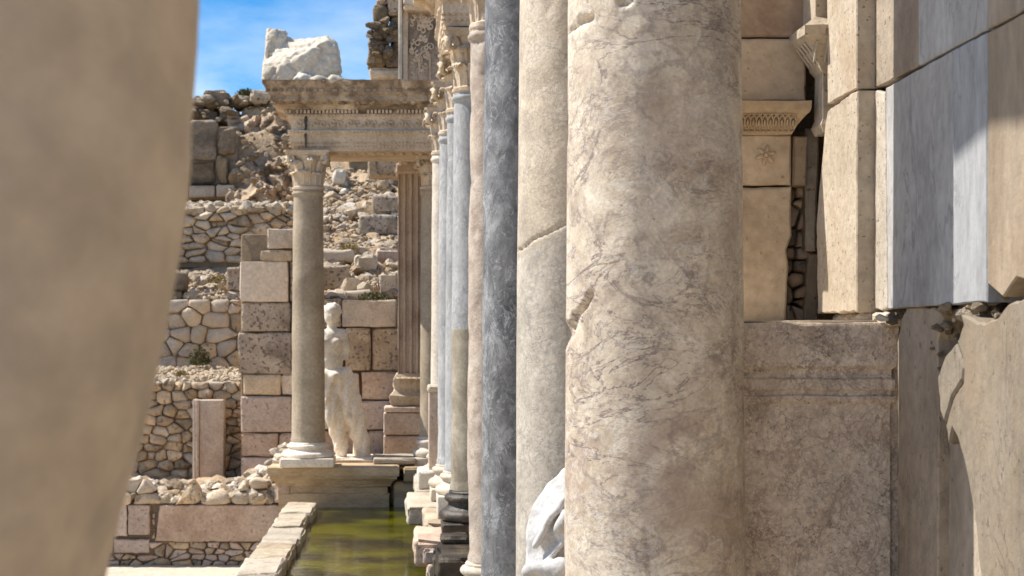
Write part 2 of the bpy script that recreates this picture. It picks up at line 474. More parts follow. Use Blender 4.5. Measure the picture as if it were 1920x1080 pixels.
def block(x0, x1, y0, y1, z0, z1, r=.02, div=2, amp=.006, chip=.02, seed=None, ns=5.0):
    """a stone block: rounded arrises, uneven faces, chipped edges"""
    if seed is None: seed = RN.uniform(0, 90)
    lo = np.array([x0, y0, z0], float); hi = np.array([x1, y1, z1], float)
    r = min(r, .45 * float((hi - lo).min()))
    ax = []
    for i in range(3):
        L = hi[i] - lo[i]
        inner = [lo[i] + r + (L - 2 * r) * k / div for k in range(div + 1)]
        ax.append([lo[i], lo[i] + .3 * r] + inner + [hi[i] - .3 * r, hi[i]])
    idx = {}; V = []; F = []

    def vid(i, j, k):
        key = (i, j, k)
        if key in idx: return idx[key]
        p = np.array([ax[0][i], ax[1][j], ax[2][k]])
        inn = np.clip(p, lo + r, hi - r)
        dlt = p - inn
        L = np.linalg.norm(dlt)
        nd = dlt / L if L > 1e-9 else np.zeros(3)
        q = inn + nd * r
        e = min(1.0, np.count_nonzero(np.abs(nd) > .25) - 1) if L > 1e-9 else 0
        dsp = fr(q, ns, seed) * amp
        if e > 0: dsp -= max(0.0, fr(q, ns * 1.6, seed + 7) + .1) * chip
        V.append(tuple(q + nd * dsp)); idx[key] = len(V) - 1
        return idx[key]
    N = [len(a) - 1 for a in ax]
    for a, b_, c in ((0, 1, 2), (1, 2, 0), (2, 0, 1)):
        for side in (0, N[c]):
            for i in range(N[a]):
                for j in range(N[b_]):
                    q = []
                    for di, dj in ((0, 0), (1, 0), (1, 1), (0, 1)):
                        t = [0, 0, 0]; t[a] = i + di; t[b_] = j + dj; t[c] = side
                        q.append(vid(*t))
                    F.append(tuple(q))
    return V, F


def ragged(poly, step, amp, seed):
    out = []
    n = len(poly)
    for i in range(n):
        a, b_ = poly[i], poly[(i + 1) % n]
        L = math.hypot(b_[0] - a[0], b_[1] - a[1])
        k = max(1, int(L / step))
        for j in range(k):
            t = j / k
            x, y = a[0] + (b_[0] - a[0]) * t, a[1] + (b_[1] - a[1]) * t
            w_ = amp
            out.append((x + noise.noise(Vector((x * 17 + seed, y * 17, 1))) * w_ + noise.noise(Vector((x * 60 + seed, y * 60, 1))) * w_ * .6,
                        y + noise.noise(Vector((x * 17 + seed, y * 17, 8))) * w_ + noise.noise(Vector((x * 60 + seed, y * 60, 8))) * w_ * .6))
    return out


def prism(poly, face, thick, bev=.006, side='F'):
    """a slab with this outline; 'F' faces the viewer (u = x), 'S' faces -x (u = y)"""
    n = len(poly)
    A = sum(poly[i][0] * poly[(i + 1) % n][1] - poly[(i + 1) % n][0] * poly[i][1] for i in range(n))
    sg = 1 if A > 0 else -1
    ins = []
    for i in range(n):
        p0, p1, p2 = poly[i - 1], poly[i], poly[(i + 1) % n]
        tx, ty = p2[0] - p0[0], p2[1] - p0[1]
        L = math.hypot(tx, ty) or 1
        ins.append((p1[0] - ty / L * bev * sg, p1[1] + tx / L * bev * sg))
    V = []
    for pts, dpt in ((poly, thick), (poly, bev), (ins, 0.0)):
        for u, v in pts:
            V.append((u, face + dpt, v) if side == 'F' else (face + dpt, u, v))
    F = []
    for k in range(2):
        for i in range(n):
            F.append((k * n + i, k * n + (i + 1) % n, (k + 1) * n + (i + 1) % n, (k + 1) * n + i))
    F.append(tuple(range(2 * n, 3 * n)))
    F.append(tuple(range(n)))
    return V, F


def clip(poly, a, b_, c):
    out = []
    n = len(poly)
    for i in range(n):
        p, q = poly[i], poly[(i + 1) % n]
        dp, dq = a * p[0] + b_ * p[1] - c, a * q[0] + b_ * q[1] - c
        if dp <= 0: out.append(p)
        if (dp < 0 < dq) or (dq < 0 < dp):
            t = dp / (dp - dq)
            out.append((p[0] + (q[0] - p[0]) * t, p[1] + (q[1] - p[1]) * t))
    return out


def cells(x0, x1, z0, z1, sx, sz, gap, rng, drop=.15, jit=.48):
    """irregular stones fitted together: outlines in the plane of a wall"""
    seeds = []
    nr = max(1, round((z1 - z0) / sz))
    for r in range(nr):
        nc = max(1, round((x1 - x0) / sx))
        for c in range(nc + 1):
            if rng.random() < drop: continue
            x = x0 + (c + .5 * (r % 2) + rng.uniform(-jit, jit)) * (x1 - x0) / nc
            z = z0 + (r + .5 + rng.uniform(-jit, jit) * .55) * (z1 - z0) / nr
            seeds.append((x, z))
        if rng.random() < .38:
            for _ in range(rng.choice([1, 2, 3, 3])):
                seeds.append((x + rng.uniform(-.32, .32) * sx, z + rng.uniform(-.32, .32) * sz))
    asp = sx / sz
    out = []
    for i, (x, z) in enumerate(seeds):
        poly = [(x0, z0 * asp), (x1, z0 * asp), (x1, z1 * asp), (x0, z1 * asp)]
        for j, (u, v) in enumerate(seeds):
            if i == j: continue
            dx, dz = u - x, (v - z) * asp
            L = math.hypot(dx, dz)
            if L > 4 * sx or L < 1e-6: continue
            poly = clip(poly, dx / L, dz / L, (dx * (x + u) / 2 + dz * (z + v) * asp / 2) / L - gap * .5)
            if len(poly) < 3: break
        if len(poly) >= 3:
            poly = [(a, b_ / asp) for a, b_ in poly]
            ar = abs(sum(poly[k][0] * poly[(k + 1) % len(poly)][1] - poly[(k + 1) % len(poly)][0] * poly[k][1] for k in range(len(poly)))) / 2
            if ar > .025 * sx * sz: out.append(poly)
    return out


def chaikin(poly, t=.22):
    out = []
    n = len(poly)
    for i in range(n):
        p, q = poly[i], poly[(i + 1) % n]
        out.append((p[0] + (q[0] - p[0]) * t, p[1] + (q[1] - p[1]) * t))
        out.append((p[0] + (q[0] - p[0]) * (1 - t), p[1] + (q[1] - p[1]) * (1 - t)))
    return out


def cobble(poly, face, depth, bulge, rng, round_=True):
    """one fitted stone of a wall that faces the viewer"""
    pl = chaikin(poly, rng.uniform(.10, .20)) if round_ else poly
    sd0 = rng.uniform(0, 90)
    w0 = .07 * max(max(p[0] for p in pl) - min(p[0] for p in pl), .02)
    pl = [(x + noise.noise(Vector((x * 23, z * 23, sd0))) * w0 * 1.4, z + noise.noise(Vector((x * 23, z * 23, sd0 + 9))) * w0) for x, z in pl]
    n = len(pl)
    cx = sum(p[0] for p in pl) / n; cz = sum(p[1] for p in pl) / n
    size = max(max(p[0] for p in pl) - min(p[0] for p in pl), .02)
    ta, tb = rng.uniform(-.18, .18), rng.uniform(-.1, .25)
    sd = rng.uniform(0, 90)
    push = rng.uniform(-.5, .4) * bulge
    V, F = [], []
    rings = ((.9, depth), (1.0, bulge * .8), (.95, bulge * .3), (.74, bulge * .02), (.38, -bulge * .15))
    for s, y in rings:
        for (x, z) in pl:
            u, v = cx + (x - cx) * s, cz + (z - cz) * s
            yy = face + y + push
            if s < 1.0 and y < depth:
                yy += ta * (u - cx) + tb * (v - cz) + nz((u, v, sd), 2.2 / size, sd) * bulge * .55
            V.append((u, yy, v))
    m = len(rings)
    for i in range(m - 1):
        for k in range(n):
            F.append((i * n + k, i * n + (k + 1) % n, (i + 1) * n + (k + 1) % n, (i + 1) * n + k))
    V.append((cx, face - bulge * .2 + push, cz))
    for k in range(n): F.append(((m - 1) * n + k, (m - 1) * n + (k + 1) % n, len(V) - 1))
    return V, F


def rubble_wall(name, label, px0, px1, py0, py1, d, sx, sy, mat, rng, gap=6, keep=None, bulge=.05, core=True, depth=.3, drop=.15, cat='wall'):
    """a wall of fitted stones, given by its photo extent and its distance; every stone is a part"""
    k = d / FPX
    x0, x1, z0, z1 = X(px0, d), X(px1, d), Z(py1, d), Z(py0, d)
    t = thing(name, label, cat, ((x0 + x1) / 2, d, z0))
    if core:
        v, f = block(x0, x1, d + bulge * .9, d + depth + .25, z0 - .1, z1 - .03, r=.02, amp=.01)
        emit('wall_core', v, f, M['mortar'], t)
    for poly in cells(x0, x1, z0, z1, sx * k, sy * k, gap * k * .5, rng, drop):
        cx = sum(p[0] for p in poly) / len(poly); cz = sum(p[1] for p in poly) / len(poly)
        if keep and not keep(VX + cx / k, VY - (cz - EYE) / k): continue
        v, f = cobble(poly, d, depth, bulge, rng)
        mm = mat if not isinstance(mat, (list, tuple)) else rng.choice(mat)
        emit('stone', v, f, mm, t, smooth=50)
    return t


def rock_mesh(name, sub, seed, mat, sharp=.5, amp=.25):
    bm = bmesh.new()
    bmesh.ops.create_icosphere(bm, subdivisions=sub, radius=.5)
    rr = random.Random(seed)
    planes = []
    for _ in range(9):
        v = Vector((rr.gauss(0, 1), rr.gauss(0, 1), rr.gauss(0, 1))).normalized()
        planes.append((v, rr.uniform(.22, .40)))
    for v in bm.verts:
        p = v.co.copy()
        for nn, dd in planes:
            e = p.dot(nn) - dd
            if e > 0: p -= nn * e * (.7 + .3 * sharp)
        p += v.normal * fr(p, 3.0, seed) * amp * .3
        v.co = p
    me = bpy.data.meshes.new(name)
    bm.to_mesh(me); bm.free()
    me.materials.append(mat)
    me.shade_smooth(); me.set_sharp_from_angle(angle=math.radians(22))
    return me


ROCKS = {}
for key in ('rubble', 'pale_rubble', 'rock', 'white'):
    ROCKS[key] = [rock_mesh('stone', 2, 31 * i + len(key), M[key], 1.0) for i in range(9)]


def rock_at(parent, p, size, rng, key='rubble', flat=.75, name='stone'):
    s = size
    return put(name, rng.choice(ROCKS[key]), p, parent,
               scale=(s * rng.uniform(.85, 1.35), s * rng.uniform(.8, 1.2), s * rng.uniform(flat * .8, flat * 1.15)),
               rot=(rng.uniform(-.4, .4), rng.uniform(-.4, .4), rng.uniform(0, 6.28)))


_ico = bmesh.new(); bmesh.ops.create_icosphere(_ico, subdivisions=1, radius=.5)
ICO_V = np.array([v.co[:] for v in _ico.verts]); ICO_F = np.array([[v.index for v in f.verts] for f in _ico.faces]); _ico.free()


def gravel(name, pts, sizes, mat, parent, rng_seed=1):
    """many small loose stones as one mesh"""
    rs = np.random.RandomState(rng_seed)
    Vs, Fs = [], []
    for i, (p, s) in enumerate(zip(pts, sizes)):
        v = ICO_V * (1 + rs.uniform(-.3, .25, (len(ICO_V), 1))) * s * rs.uniform(.7, 1.3, (1, 3)) * np.array([[1, 1, .75]])
        a = rs.uniform(0, 6.28); ca, sa = math.cos(a), math.sin(a)
        b_ = rs.uniform(-.6, .6); cb, sb = math.cos(b_), math.sin(b_)
        v = v @ np.array([[1, 0, 0], [0, cb, -sb], [0, sb, cb]]) @ np.array([[ca, -sa, 0], [sa, ca, 0], [0, 0, 1]])
        Vs.append(v + np.asarray(p)); Fs.append(ICO_F + i * len(ICO_V))
    return emit(name, np.vstack(Vs), np.vstack(Fs).tolist(), mat, parent, smooth=0, recalc=False, kind='stuff')


def tube(path, rad, n=6):
    V, F = [], []
    m = len(path)
    for i, p in enumerate(path):
        p = Vector(p)
        t = (Vector(path[min(i + 1, m - 1)]) - Vector(path[max(i - 1, 0)])).normalized()
        a = t.cross(Vector((0.13, .31, .94)))
        if a.length < .05: a = t.cross(Vector((1, 0, 0)))
        a.normalize(); b_ = t.cross(a)
        r = rad(i / (m - 1)) if callable(rad) else rad
        for k in range(n):
            an = 2 * math.pi * k / n
            V.append(tuple(p + a * r * math.cos(an) + b_ * r * math.sin(an)))
    for i in range(m - 1):
        for k in range(n):
            F.append((i * n + k, i * n + (k + 1) % n, (i + 1) * n + (k + 1) % n, (i + 1) * n + k))
    F.append(tuple(range(n))); F.append(tuple(range((m - 1) * n, m * n)))
    return V, F


def merge(parts):
    V, F = [], []
    for v, f in parts:
        o = len(V)
        V += list(v)
        F += [tuple(i + o for i in q) for q in f]
    return V, F


def boxvf(x0, x1, y0, y1, z0, z1):
    return ([(x, y, z) for x in (x0, x1) for y in (y0, y1) for z in (z0, z1)],
            [(0, 1, 3, 2), (4, 6, 7, 5), (0, 4, 5, 1), (2, 3, 7, 6), (0, 2, 6, 4), (1, 5, 7, 3)])


def ellipsoid(c, r, n=12, m=8, rot=None):
    V, F = [], []
    e = Euler(rot or (0, 0, 0)).to_matrix()
    for i in range(m + 1):
        th = math.pi * i / m
        for k in range(n):
            a = 2 * math.pi * k / n
            q = e @ Vector((r[0] * math.sin(th + 1e-4) * math.cos(a), r[1] * math.sin(th + 1e-4) * math.sin(a), r[2] * math.cos(th)))
            V.append((c[0] + q[0], c[1] + q[1], c[2] + q[2]))
    for i in range(m):
        for k in range(n):
            F.append((i * n + k, (i + 1) * n + k, (i + 1) * n + (k + 1) % n, i * n + (k + 1) % n))
    F.append(tuple(reversed(range(n)))); F.append(tuple(range(m * n, (m + 1) * n)))
    return V, F


def limb(pts, radii, n=14):
    """a tapering limb with rounded ends"""
    path, rad = [], []
    for i in range(len(pts) - 1):
        for k in range(6):
            t = k / 6
            path.append(Vector(pts[i]).lerp(Vector(pts[i + 1]), t)); rad.append(radii[i] * (1 - t) + radii[i + 1] * t)
    path.append(Vector(pts[-1])); rad.append(radii[-1])
    v, f = tube([tuple(p) for p in path], lambda t: rad[min(len(rad) - 1, int(round(t * (len(rad) - 1))))], n)
    e1 = ellipsoid(pts[0], (radii[0],) * 3); e2 = ellipsoid(pts[-1], (radii[-1],) * 3)
    return merge([(v, f), e1, e2])


def sculpt(name, parts, voxel, mat, parent, smooth_iter=4, disp=None, sharp=180):
    """merge overlapping forms into one continuous carved surface"""
    V, F = merge(parts)
    me = bpy.data.meshes.new('sculpt_source'); me.from_pydata([tuple(v) for v in V], [], F)
    bm = bmesh.new(); bm.from_mesh(me); bmesh.ops.recalc_face_normals(bm, faces=bm.faces); bm.to_mesh(me); bm.free()
    o = bpy.data.objects.new('sculpt_source', me); C.objects.link(o)
    md = o.modifiers.new('remesh', 'REMESH'); md.mode = 'VOXEL'; md.voxel_size = voxel
    dg = bpy.context.evaluated_depsgraph_get(); dg.update()
    ev = bpy.data.meshes.new_from_object(o.evaluated_get(dg))
    bpy.data.objects.remove(o); bpy.data.meshes.remove(me)
    bm = bmesh.new(); bm.from_mesh(ev)
    for _ in range(smooth_iter): bmesh.ops.smooth_vert(bm, verts=bm.verts, factor=.5, use_axis_x=True, use_axis_y=True, use_axis_z=True)
    if disp:
        bm.normal_update()
        mv = [(v, v.normal * disp(v.co)) for v in bm.verts]
        for v, dlt in mv: v.co += dlt
    V2 = [v.co[:] for v in bm.verts]; F2 = [tuple(v.index for v in f.verts) for f in bm.faces]
    bm.free(); bpy.data.meshes.remove(ev)
    return emit(name, V2, F2, mat, parent, smooth=sharp, recalc=False)


# ------------------------------------------------------------------ Corinthian order
LEAFS = {}


def leaf_mesh(h, wd, mat):
    key = (round(h, 3), round(wd, 3), mat.name)
    if key in LEAFS: return LEAFS[key]
    NV, NU = 12, 7
    front, back = [], []
    for i in range(NV):
        v = i / (NV - 1)
        if v < .62:
            t = v / .62
            y, z = .10 * h * t * t, h * .86 * t
            ny, nz_ = 1.0, -.15
        else:
            a = (v - .62) / .38 * math.radians(205)
            r = .15 * h
            y, z = .10 * h + r * (1 - math.cos(a)), h * .86 + r * math.sin(a) * .9
            ny, nz_ = math.cos(a), math.sin(a)
        w_ = wd * (.72 + .28 * math.sin(v * 2.6)) * (1 if v < .62 else 1 - .55 * ((v - .62) / .38) ** 1.5)
        w_ *= .82 + .22 * abs(math.sin(v * math.pi * 4.5))
        for j in range(NU):
            u = j / (NU - 1) * 2 - 1
            rib = .035 * h * (1 - abs(u)) + .02 * h * math.cos(u * 9)
            x = u * w_ * .5
            front.append((x, y + ny * rib - abs(u) * .05 * h, z + nz_ * rib))
            back.append((x * .96, y + ny * (rib - .06 * h) - abs(u) * .05 * h - .01, z + nz_ * (rib - .06 * h)))
    V = front + back
    F = []
    o = NV * NU
    for i in range(NV - 1):
        for j in range(NU - 1):
            a = i * NU + j
            F.append((a, a + 1, a + NU + 1, a + NU))
            F.append((o + a, o + a + NU, o + a + NU + 1, o + a + 1))
    rim = [i * NU for i in range(NV)] + [(NV - 1) * NU + j for j in range(1, NU)] + [i * NU + NU - 1 for i in range(NV - 2, -1, -1)] + [j for j in range(NU - 2, 0, -1)]
    for k in range(len(rim)):
        a, b_ = rim[k], rim[(k + 1) % len(rim)]
        F.append((a, b_, o + b_, o + a))
    me = bpy.data.meshes.new('leaf'); me.from_pydata(V, [], F)
    bm = bmesh.new(); bm.from_mesh(me); bmesh.ops.recalc_face_normals(bm, faces=bm.faces); bm.to_mesh(me); bm.free()
    me.materials.append(mat); me.shade_smooth(); me.set_sharp_from_angle(angle=math.radians(50))
    LEAFS[key] = me
    return me


def volute_mesh(H, mat):
    key = ('vol', round(H, 3), mat.name)
    if key in LEAFS: return LEAFS[key]
    path = []
    for i in range(6):
        t = i / 6
        path.append((0, -.20 * H + .20 * H * t * t, -.42 * H + .36 * H * t))
    for i in range(15):
        a = i / 14 * math.radians(470)
        r = .125 * H * (1 - .72 * i / 14)
        path.append((0, .0 * H + r * math.sin(a) + .02 * H, -.125 * H + r * math.cos(a)))
    v, f = tube(path, lambda t: H * (.055 - .025 * t), 6)
    v = [(a * 1.7, b_, c) for a, b_, c in v]
    me = bpy.data.meshes.new('volute'); me.from_pydata(v, [], f)
    me.materials.append(mat); me.shade_smooth()
    LEAFS[key] = me
    return me


def capital(parent, cx, cy, z, r, H, mat, seed=0, twist=0.0, worn=1.0):
    bell = [(r * 1.02, 0), (r * 1.1, .015 * H / .5), (r * 1.1, .04 * H / .5), (r * .96, .055 * H / .5), (r * .95, .3 * H), (r * 1.0, .6 * H), (r * 1.22, .83 * H), (r * 1.3, .87 * H)]
    v, f = lathe(bell, cx, cy, 28, lambda p, a, rr: (p[0] + fr(p, 9, seed) * .008, p[1] + fr(p, 9, seed + 3) * .008, p[2]), z)
    cap = emit('capital', v, f, mat, parent)
    rng = random.Random(seed)
    for tier, (n, hz, hh, off) in enumerate(((8, .09, .38, 0), (8, .12, .66, .5))):
        lm = leaf_mesh(H * hh, r * (.86 if tier == 0 else .80), mat)
        for k in range(n):
            a = 2 * math.pi * (k + off) / n + twist
            s = rng.uniform(.88, 1.06)
            o = put('leaf', lm, (cx + r * .97 * math.sin(a), cy + r * .97 * math.cos(a), z + hz * H), cap,
                    rot=(rng.uniform(-.06, .06), 0, -a), scale=(s, s * rng.uniform(.85, 1.1), s))
    vm = volute_mesh(H, mat)
    for k in range(4):
        a = math.pi / 4 + k * math.pi / 2
        put('volute', vm, (cx + r * 1.52 * math.sin(a), cy + r * 1.52 * math.cos(a), z + .9 * H), cap, rot=(0, 0, -a))
    pl = []
    Rr = r * 1.5
    for k in range(4):
        a0 = math.pi / 4 + k * math.pi / 2
        for t in np.linspace(-.9, .9, 8):
            ang = a0 + math.pi / 4 + t * math.pi / 4
            s_, c_ = t, 0
            q = Rr * (.86 + .14 * (t / .9) ** 2)
            e = Vector((math.sin(a0 + math.pi / 4), math.cos(a0 + math.pi / 4)))
            g = Vector((e[1], -e[0]))
            pt = e * q + g * t * Rr
            pl.append((cx + pt[0], cy + pt[1]))
    n = len(pl)
    V, F = [], []
    for sc_, zz in ((.90, .87), (.97, .90), (.98, .94), (1.04, .955), (1.04, 1.0)):
        for a, b_ in pl:
            p = (cx + (a - cx) * sc_, cy + (b_ - cy) * sc_, z + zz * H)
            V.append((p[0] + fr(p, 8, seed) * .008, p[1] + fr(p, 8, seed + 4) * .008, p[2]))
    for i in range(4):
        for k in range(n): F.append((i * n + k, i * n + (k + 1) % n, (i + 1) * n + (k + 1) % n, (i + 1) * n + k))
    F.append(tuple(range(n))); F.append(tuple(range(4 * n, 5 * n)))
    emit('abacus', V, F, mat, cap)
    return cap


def attic(r, h):
    """attic base profile of height h for a shaft radius r"""
    P_ = [(r * 1.38, 0)]
    for i in range(9):
        a = -math.pi / 2 + math.pi * i / 8
        P_.append((r * 1.28 + .14 * h * 1.15 * math.cos(a) * 1.2, .19 * h + .19 * h * math.sin(a)))
    P_ += [(r * 1.26, .40 * h), (r * 1.17, .47 * h), (r * 1.13, .55 * h), (r * 1.17, .62 * h)]
    for i in range(7):
        a = -math.pi / 2 + math.pi * i / 6
        P_.append((r * 1.14 + .10 * h * math.cos(a) * 1.2, .74 * h + .12 * h * math.sin(a)))
    P_ += [(r * 1.10, .88 * h), (r * 1.10, .94 * h), (r * 1.03, 1.0 * h)]
    return P_


def column(label, cx, d, R, mat, base_mat, cap_mat, z0=0.0, zs=3.69, capH=.52, bh=.26, n=48, rows=50, fn=None, wear=.004, seed=0, group='columns of the row along the pool',
           plinth_mat=None, top_mat=None, plinth_h=.1, twist=0.0, low=None, bs=1.0):
    t = thing('column', label, 'column', (cx, d, z0), group)
    pw = R * 1.42 * bs
    v, f = block(cx - pw, cx + pw, d - pw, d + pw, z0, z0 + plinth_h, r=.012, amp=.004, chip=.012)
    emit('plinth', v, f, plinth_mat or base_mat, t)
    v, f = lathe([(r_ * (1 + (bs - 1) * (1 - z_ / bh)), z_) for r_, z_ in attic(R, bh)], cx, d, 40, lambda p, a, rr: (p[0] + fr(p, 7, seed) * .006, p[1] + fr(p, 7, seed + 2) * .006, p[2]), z0 + plinth_h)
    emit('base', v, f, base_mat, t)
    zb = z0 + plinth_h + bh
    H = zs - zb
    prof = [(R * 1.06, 0), (R * 1.06, .03), (R * 1.01, .06)]
    for i in range(rows + 1):
        u = i / rows
        prof.append((R * (1 - .11 * u ** 1.7), .08 + (H - .16) * u))
    rt = R * .89
    prof += [(rt * 1.0, H - .075), (rt * 1.09, H - .06), (rt * 1.12, H - .045), (rt * 1.12, H - .03), (rt * 1.04, H - .015), (rt * 1.05, H)]

    def warp(p, a, rr):
        k = fr(p, 2.2, seed) * wear + min(0.0, fr(p, 5, seed + 5) + .35) * wear * 3
        q = (p[0] + math.cos(a) * k, p[1] + math.sin(a) * k, p[2])
        return fn(q, a, rr) if fn else q
    v, f = lathe(prof, cx, d, n, warp, zb)
    sh = emit('shaft', v, f, mat, t, smooth=60)
    if low:
        lm_, zl0, sl_ = low
        sh.data.materials.append(lm_)
        oz, ox = WL[sh.name].z, WL[sh.name].x
        for pg in sh.data.polygons:
            c_ = pg.center
            if c_.z + oz < zl0 + sl_ * c_.x: pg.material_index = 1
    capital(t, cx, d, zs, rt, capH, cap_mat, seed, twist)
    return t


# ------------------------------------------------------------------ ground, hill, pool
def sheet(name, x0, x1, y0, y1, z, mat, n=2, amp=0.0):
    V, F = [], []
    for j in range(n + 1):
        for i in range(n + 1):
            p = (x0 + (x1 - x0) * i / n, y0 + (y1 - y0) * j / n, z)
            V.append((p[0], p[1], z + fr(p, .6, 3) * amp))
    for j in range(n):
        for i in range(n):
            a = j * (n + 1) + i
            F.append((a, a + 1, a + n + 2, a + n + 1))
    return emit(name, V, F, mat, None, kind='structure', recalc=False)


sheet('ground', -900, 900, -900, 900, -1.32, M['earth'])
sheet('pavement', -60, -1.42, -60, 19.95, -1.20, M['pavement'], 60, .0)

LD = [20.2, 23.2, 23.4, 25.9, 26.1, 28.4, 28.6, 32.5, 32.8, 35, 40, 60, 90]
LZ = [-.35, -.35, .93, 1.10, 2.2, 2.85, 3.75, 4.2, 5.75, 6.5, 6.9, 4, -1.2]
RD = [20.2, 22.45, 22.7, 24, 27, 30, 33, 40, 60, 90]
RZ = [-.1, -.1, 2.05, 2.55, 3.3, 4.65, 5.75, 6.2, 4, -1.2]


def hill_z(x, d):
    px = VX + FPX * x / d
    t = min(1, max(0, (px - 548) / 60)); t = t * t * (3 - 2 * t)
    return float(np.interp(d, LD, LZ)) * (1 - t) + float(np.interp(d, RD, RZ)) * t


V, F = [], []
xs = np.concatenate([np.linspace(-40, -5.2, 30), np.linspace(-5, 1.6, 110), np.linspace(2, 40, 24)])
ds = np.concatenate([np.linspace(20.2, 36, 150), np.linspace(36.5, 90, 40)])
for dd in ds:
    for x in xs:
        z = hill_z(x, dd)
        p = (x, dd, z)
        V.append((x, dd, z + fr(p, 1.3, 5) * .12 + fr(p, 5, 2) * .05))
nx = len(xs)
for j in range(len(ds) - 1):
    for i in range(nx - 1):
        a = j * nx + i
        F.append((a, a + 1, a + nx + 1, a + nx))
hill = emit('hill', V, F, M['earth'], None, smooth=180, recalc=False, kind='structure', origin=(0, 20.2, -.35))

# pool: water, floor sides
V, F = [], []
emit('water', [(-1.1, 2.4, -.475), (.6, 2.4, -.475), (.6, 20.3, -.475), (-1.1, 20.3, -.475)], [(0, 1, 2, 3)], M['water'], None, recalc=False, kind='structure')

kt = thing('pool_kerb', 'bright worn kerb of long stones along the left edge of the green pool', 'kerb', (-1.22, 11, -1.2))
dd = 19.42
rk = random.Random(5)
while dd > 2.6:
    L = rk.uniform(.95, 1.35)
    w0 = rk.uniform(-.03, .02)
    v, f = block(-1.41 + w0 * .5, -1.04 + rk.uniform(-.03, .025), dd - L + .012, dd, -.60, -.365 + rk.uniform(-.012, .01), r=.025, div=5, amp=.018, chip=.05, ns=4)
    emit('kerb_stone', v, f, M['kerb'], kt)
    dd -= L
v, f = block(-1.38, -1.08, 2.6, 19.4, -1.2, -.585, r=.02, div=8, amp=.01)
emit('kerb_wall', v, f, M['podium'], kt)

# ------------------------------------------------------------------ far podium
pod = thing('podium', 'moulded stone podium at the far end of the pool under the small aedicule', 'podium', (X(645, 19.8), 20.8, -1.0))
xa, xb = X(514, 19.85), X(737, 19.85)
prof = [(0.0, -1.0), (0, -.47), (.0, -.36), (.008, -.305), (-.02, -.30), (-.02, -.215), (.02, -.21), (.02, -.185), (.035, -.18), (.05, -.15), (.085, -.12), (.10, -.105), (.10, -.08), (.125, -.075), (.13, -.02), (.125, .025), (.10, .04)]
v, f = ringbox(xa + .05, xb - .05, 19.93, 22.6, prof, .07, .012, 3)
emit('moulded_body', v, f, M['podium'], pod, smooth=30)
v, f = block(X(756, 19.8), X(830, 19.8), 19.86, 22.4, -.16, .02, r=.02, div=3, amp=.01, chip=.03)
emit('cornice_slab', v, f, M['podium'], pod)
v, f = block(X(738, 19.8), X(860, 19.8), 19.96, 22.4, -1, -.17, r=.02, div=3, amp=.01, chip=.03)
emit('lower_slab', v, f, M['podium'], pod)
v, f = block(X(700, 20.2), X(782, 20.2), 20.15, 21.0, .042, .115, r=.02, div=3, amp=.008, chip=.03)
emit('step_slab', v, f, M['kerb'], pod)

# ------------------------------------------------------------------ right podium under the row of columns
rp = thing('podium', 'broken row of podium blocks carrying the columns along the right of the pool', 'podium', (.6, 11, -1.0))
v, f = block(.30, 1.30, 2.0, 19.8, -1.0, -.30, r=.03, div=8, amp=.02, chip=.03)
emit('podium_core', v, f, M['wet'], rp)
for (a, b_, xl, hh, mt) in ((17.1, 19.75, .14, .17, 'kerb'), (15.55, 17.08, .045, .20, 'kerb'), (14.15, 15.5, .20, .15, 'podium'), (12.95, 14.12, .10, .22, 'pink'), (11.9, 12.9, .27, .22, 'wet'),
                            (10.4, 11.88, .29, .2, 'podium'), (8.4, 10.38, .2, .2, 'pavement'), (6.4, 8.38, .18, .2, 'pavement'), (4.4, 6.38, .18, .2, 'pavement'), (2.0, 4.38, .18, .2, 'pavement')):
    lower = -.284 if a == 10.4 else 0
    v, f = block(xl, 1.15, a, b_, -hh + lower, RN.uniform(-.006, .0) + lower, r=.03, div=6, amp=.025, chip=.07, ns=3.5)
    emit('podium_block', v, f, M[mt], rp)
# blackened masonry below the wet base
rw = random.Random(9)
for (px0, px1, py0, py1, d_) in ((826, 880, 1006, 1022, 12.75), (822, 880, 1024, 1046, 12.7), (812, 850, 1046, 1090, 12.6), (846, 885, 1050, 1090, 12.6), (792, 818, 1030, 1060, 12.85), (800, 822, 1058, 1100, 12.8)):
    v, f = block(X(px0, d_), X(px1, d_) , d_, d_ + .3, Z(py1, d_), Z(py0, d_), r=.025, div=3, amp=.015, chip=.04)
    emit('podium_block', v, f, M['wet'] if px0 > 805 else M['pink'], rp)

# near podium where the viewer and the dark foreground figure stand
npd = thing('podium', 'near podium floor below the blurred foreground statue', 'podium', (-1, .2, -1.2))
for i in range(4):
    v, f = block(-2.4 + i * .63, -2.4 + i * .63 + .62, -2.2, 2.35, -1.2, RN.uniform(-.006, 0), r=.02, div=3, amp=.01)
    emit('paving_slab', v, f, M['pavement'], npd)

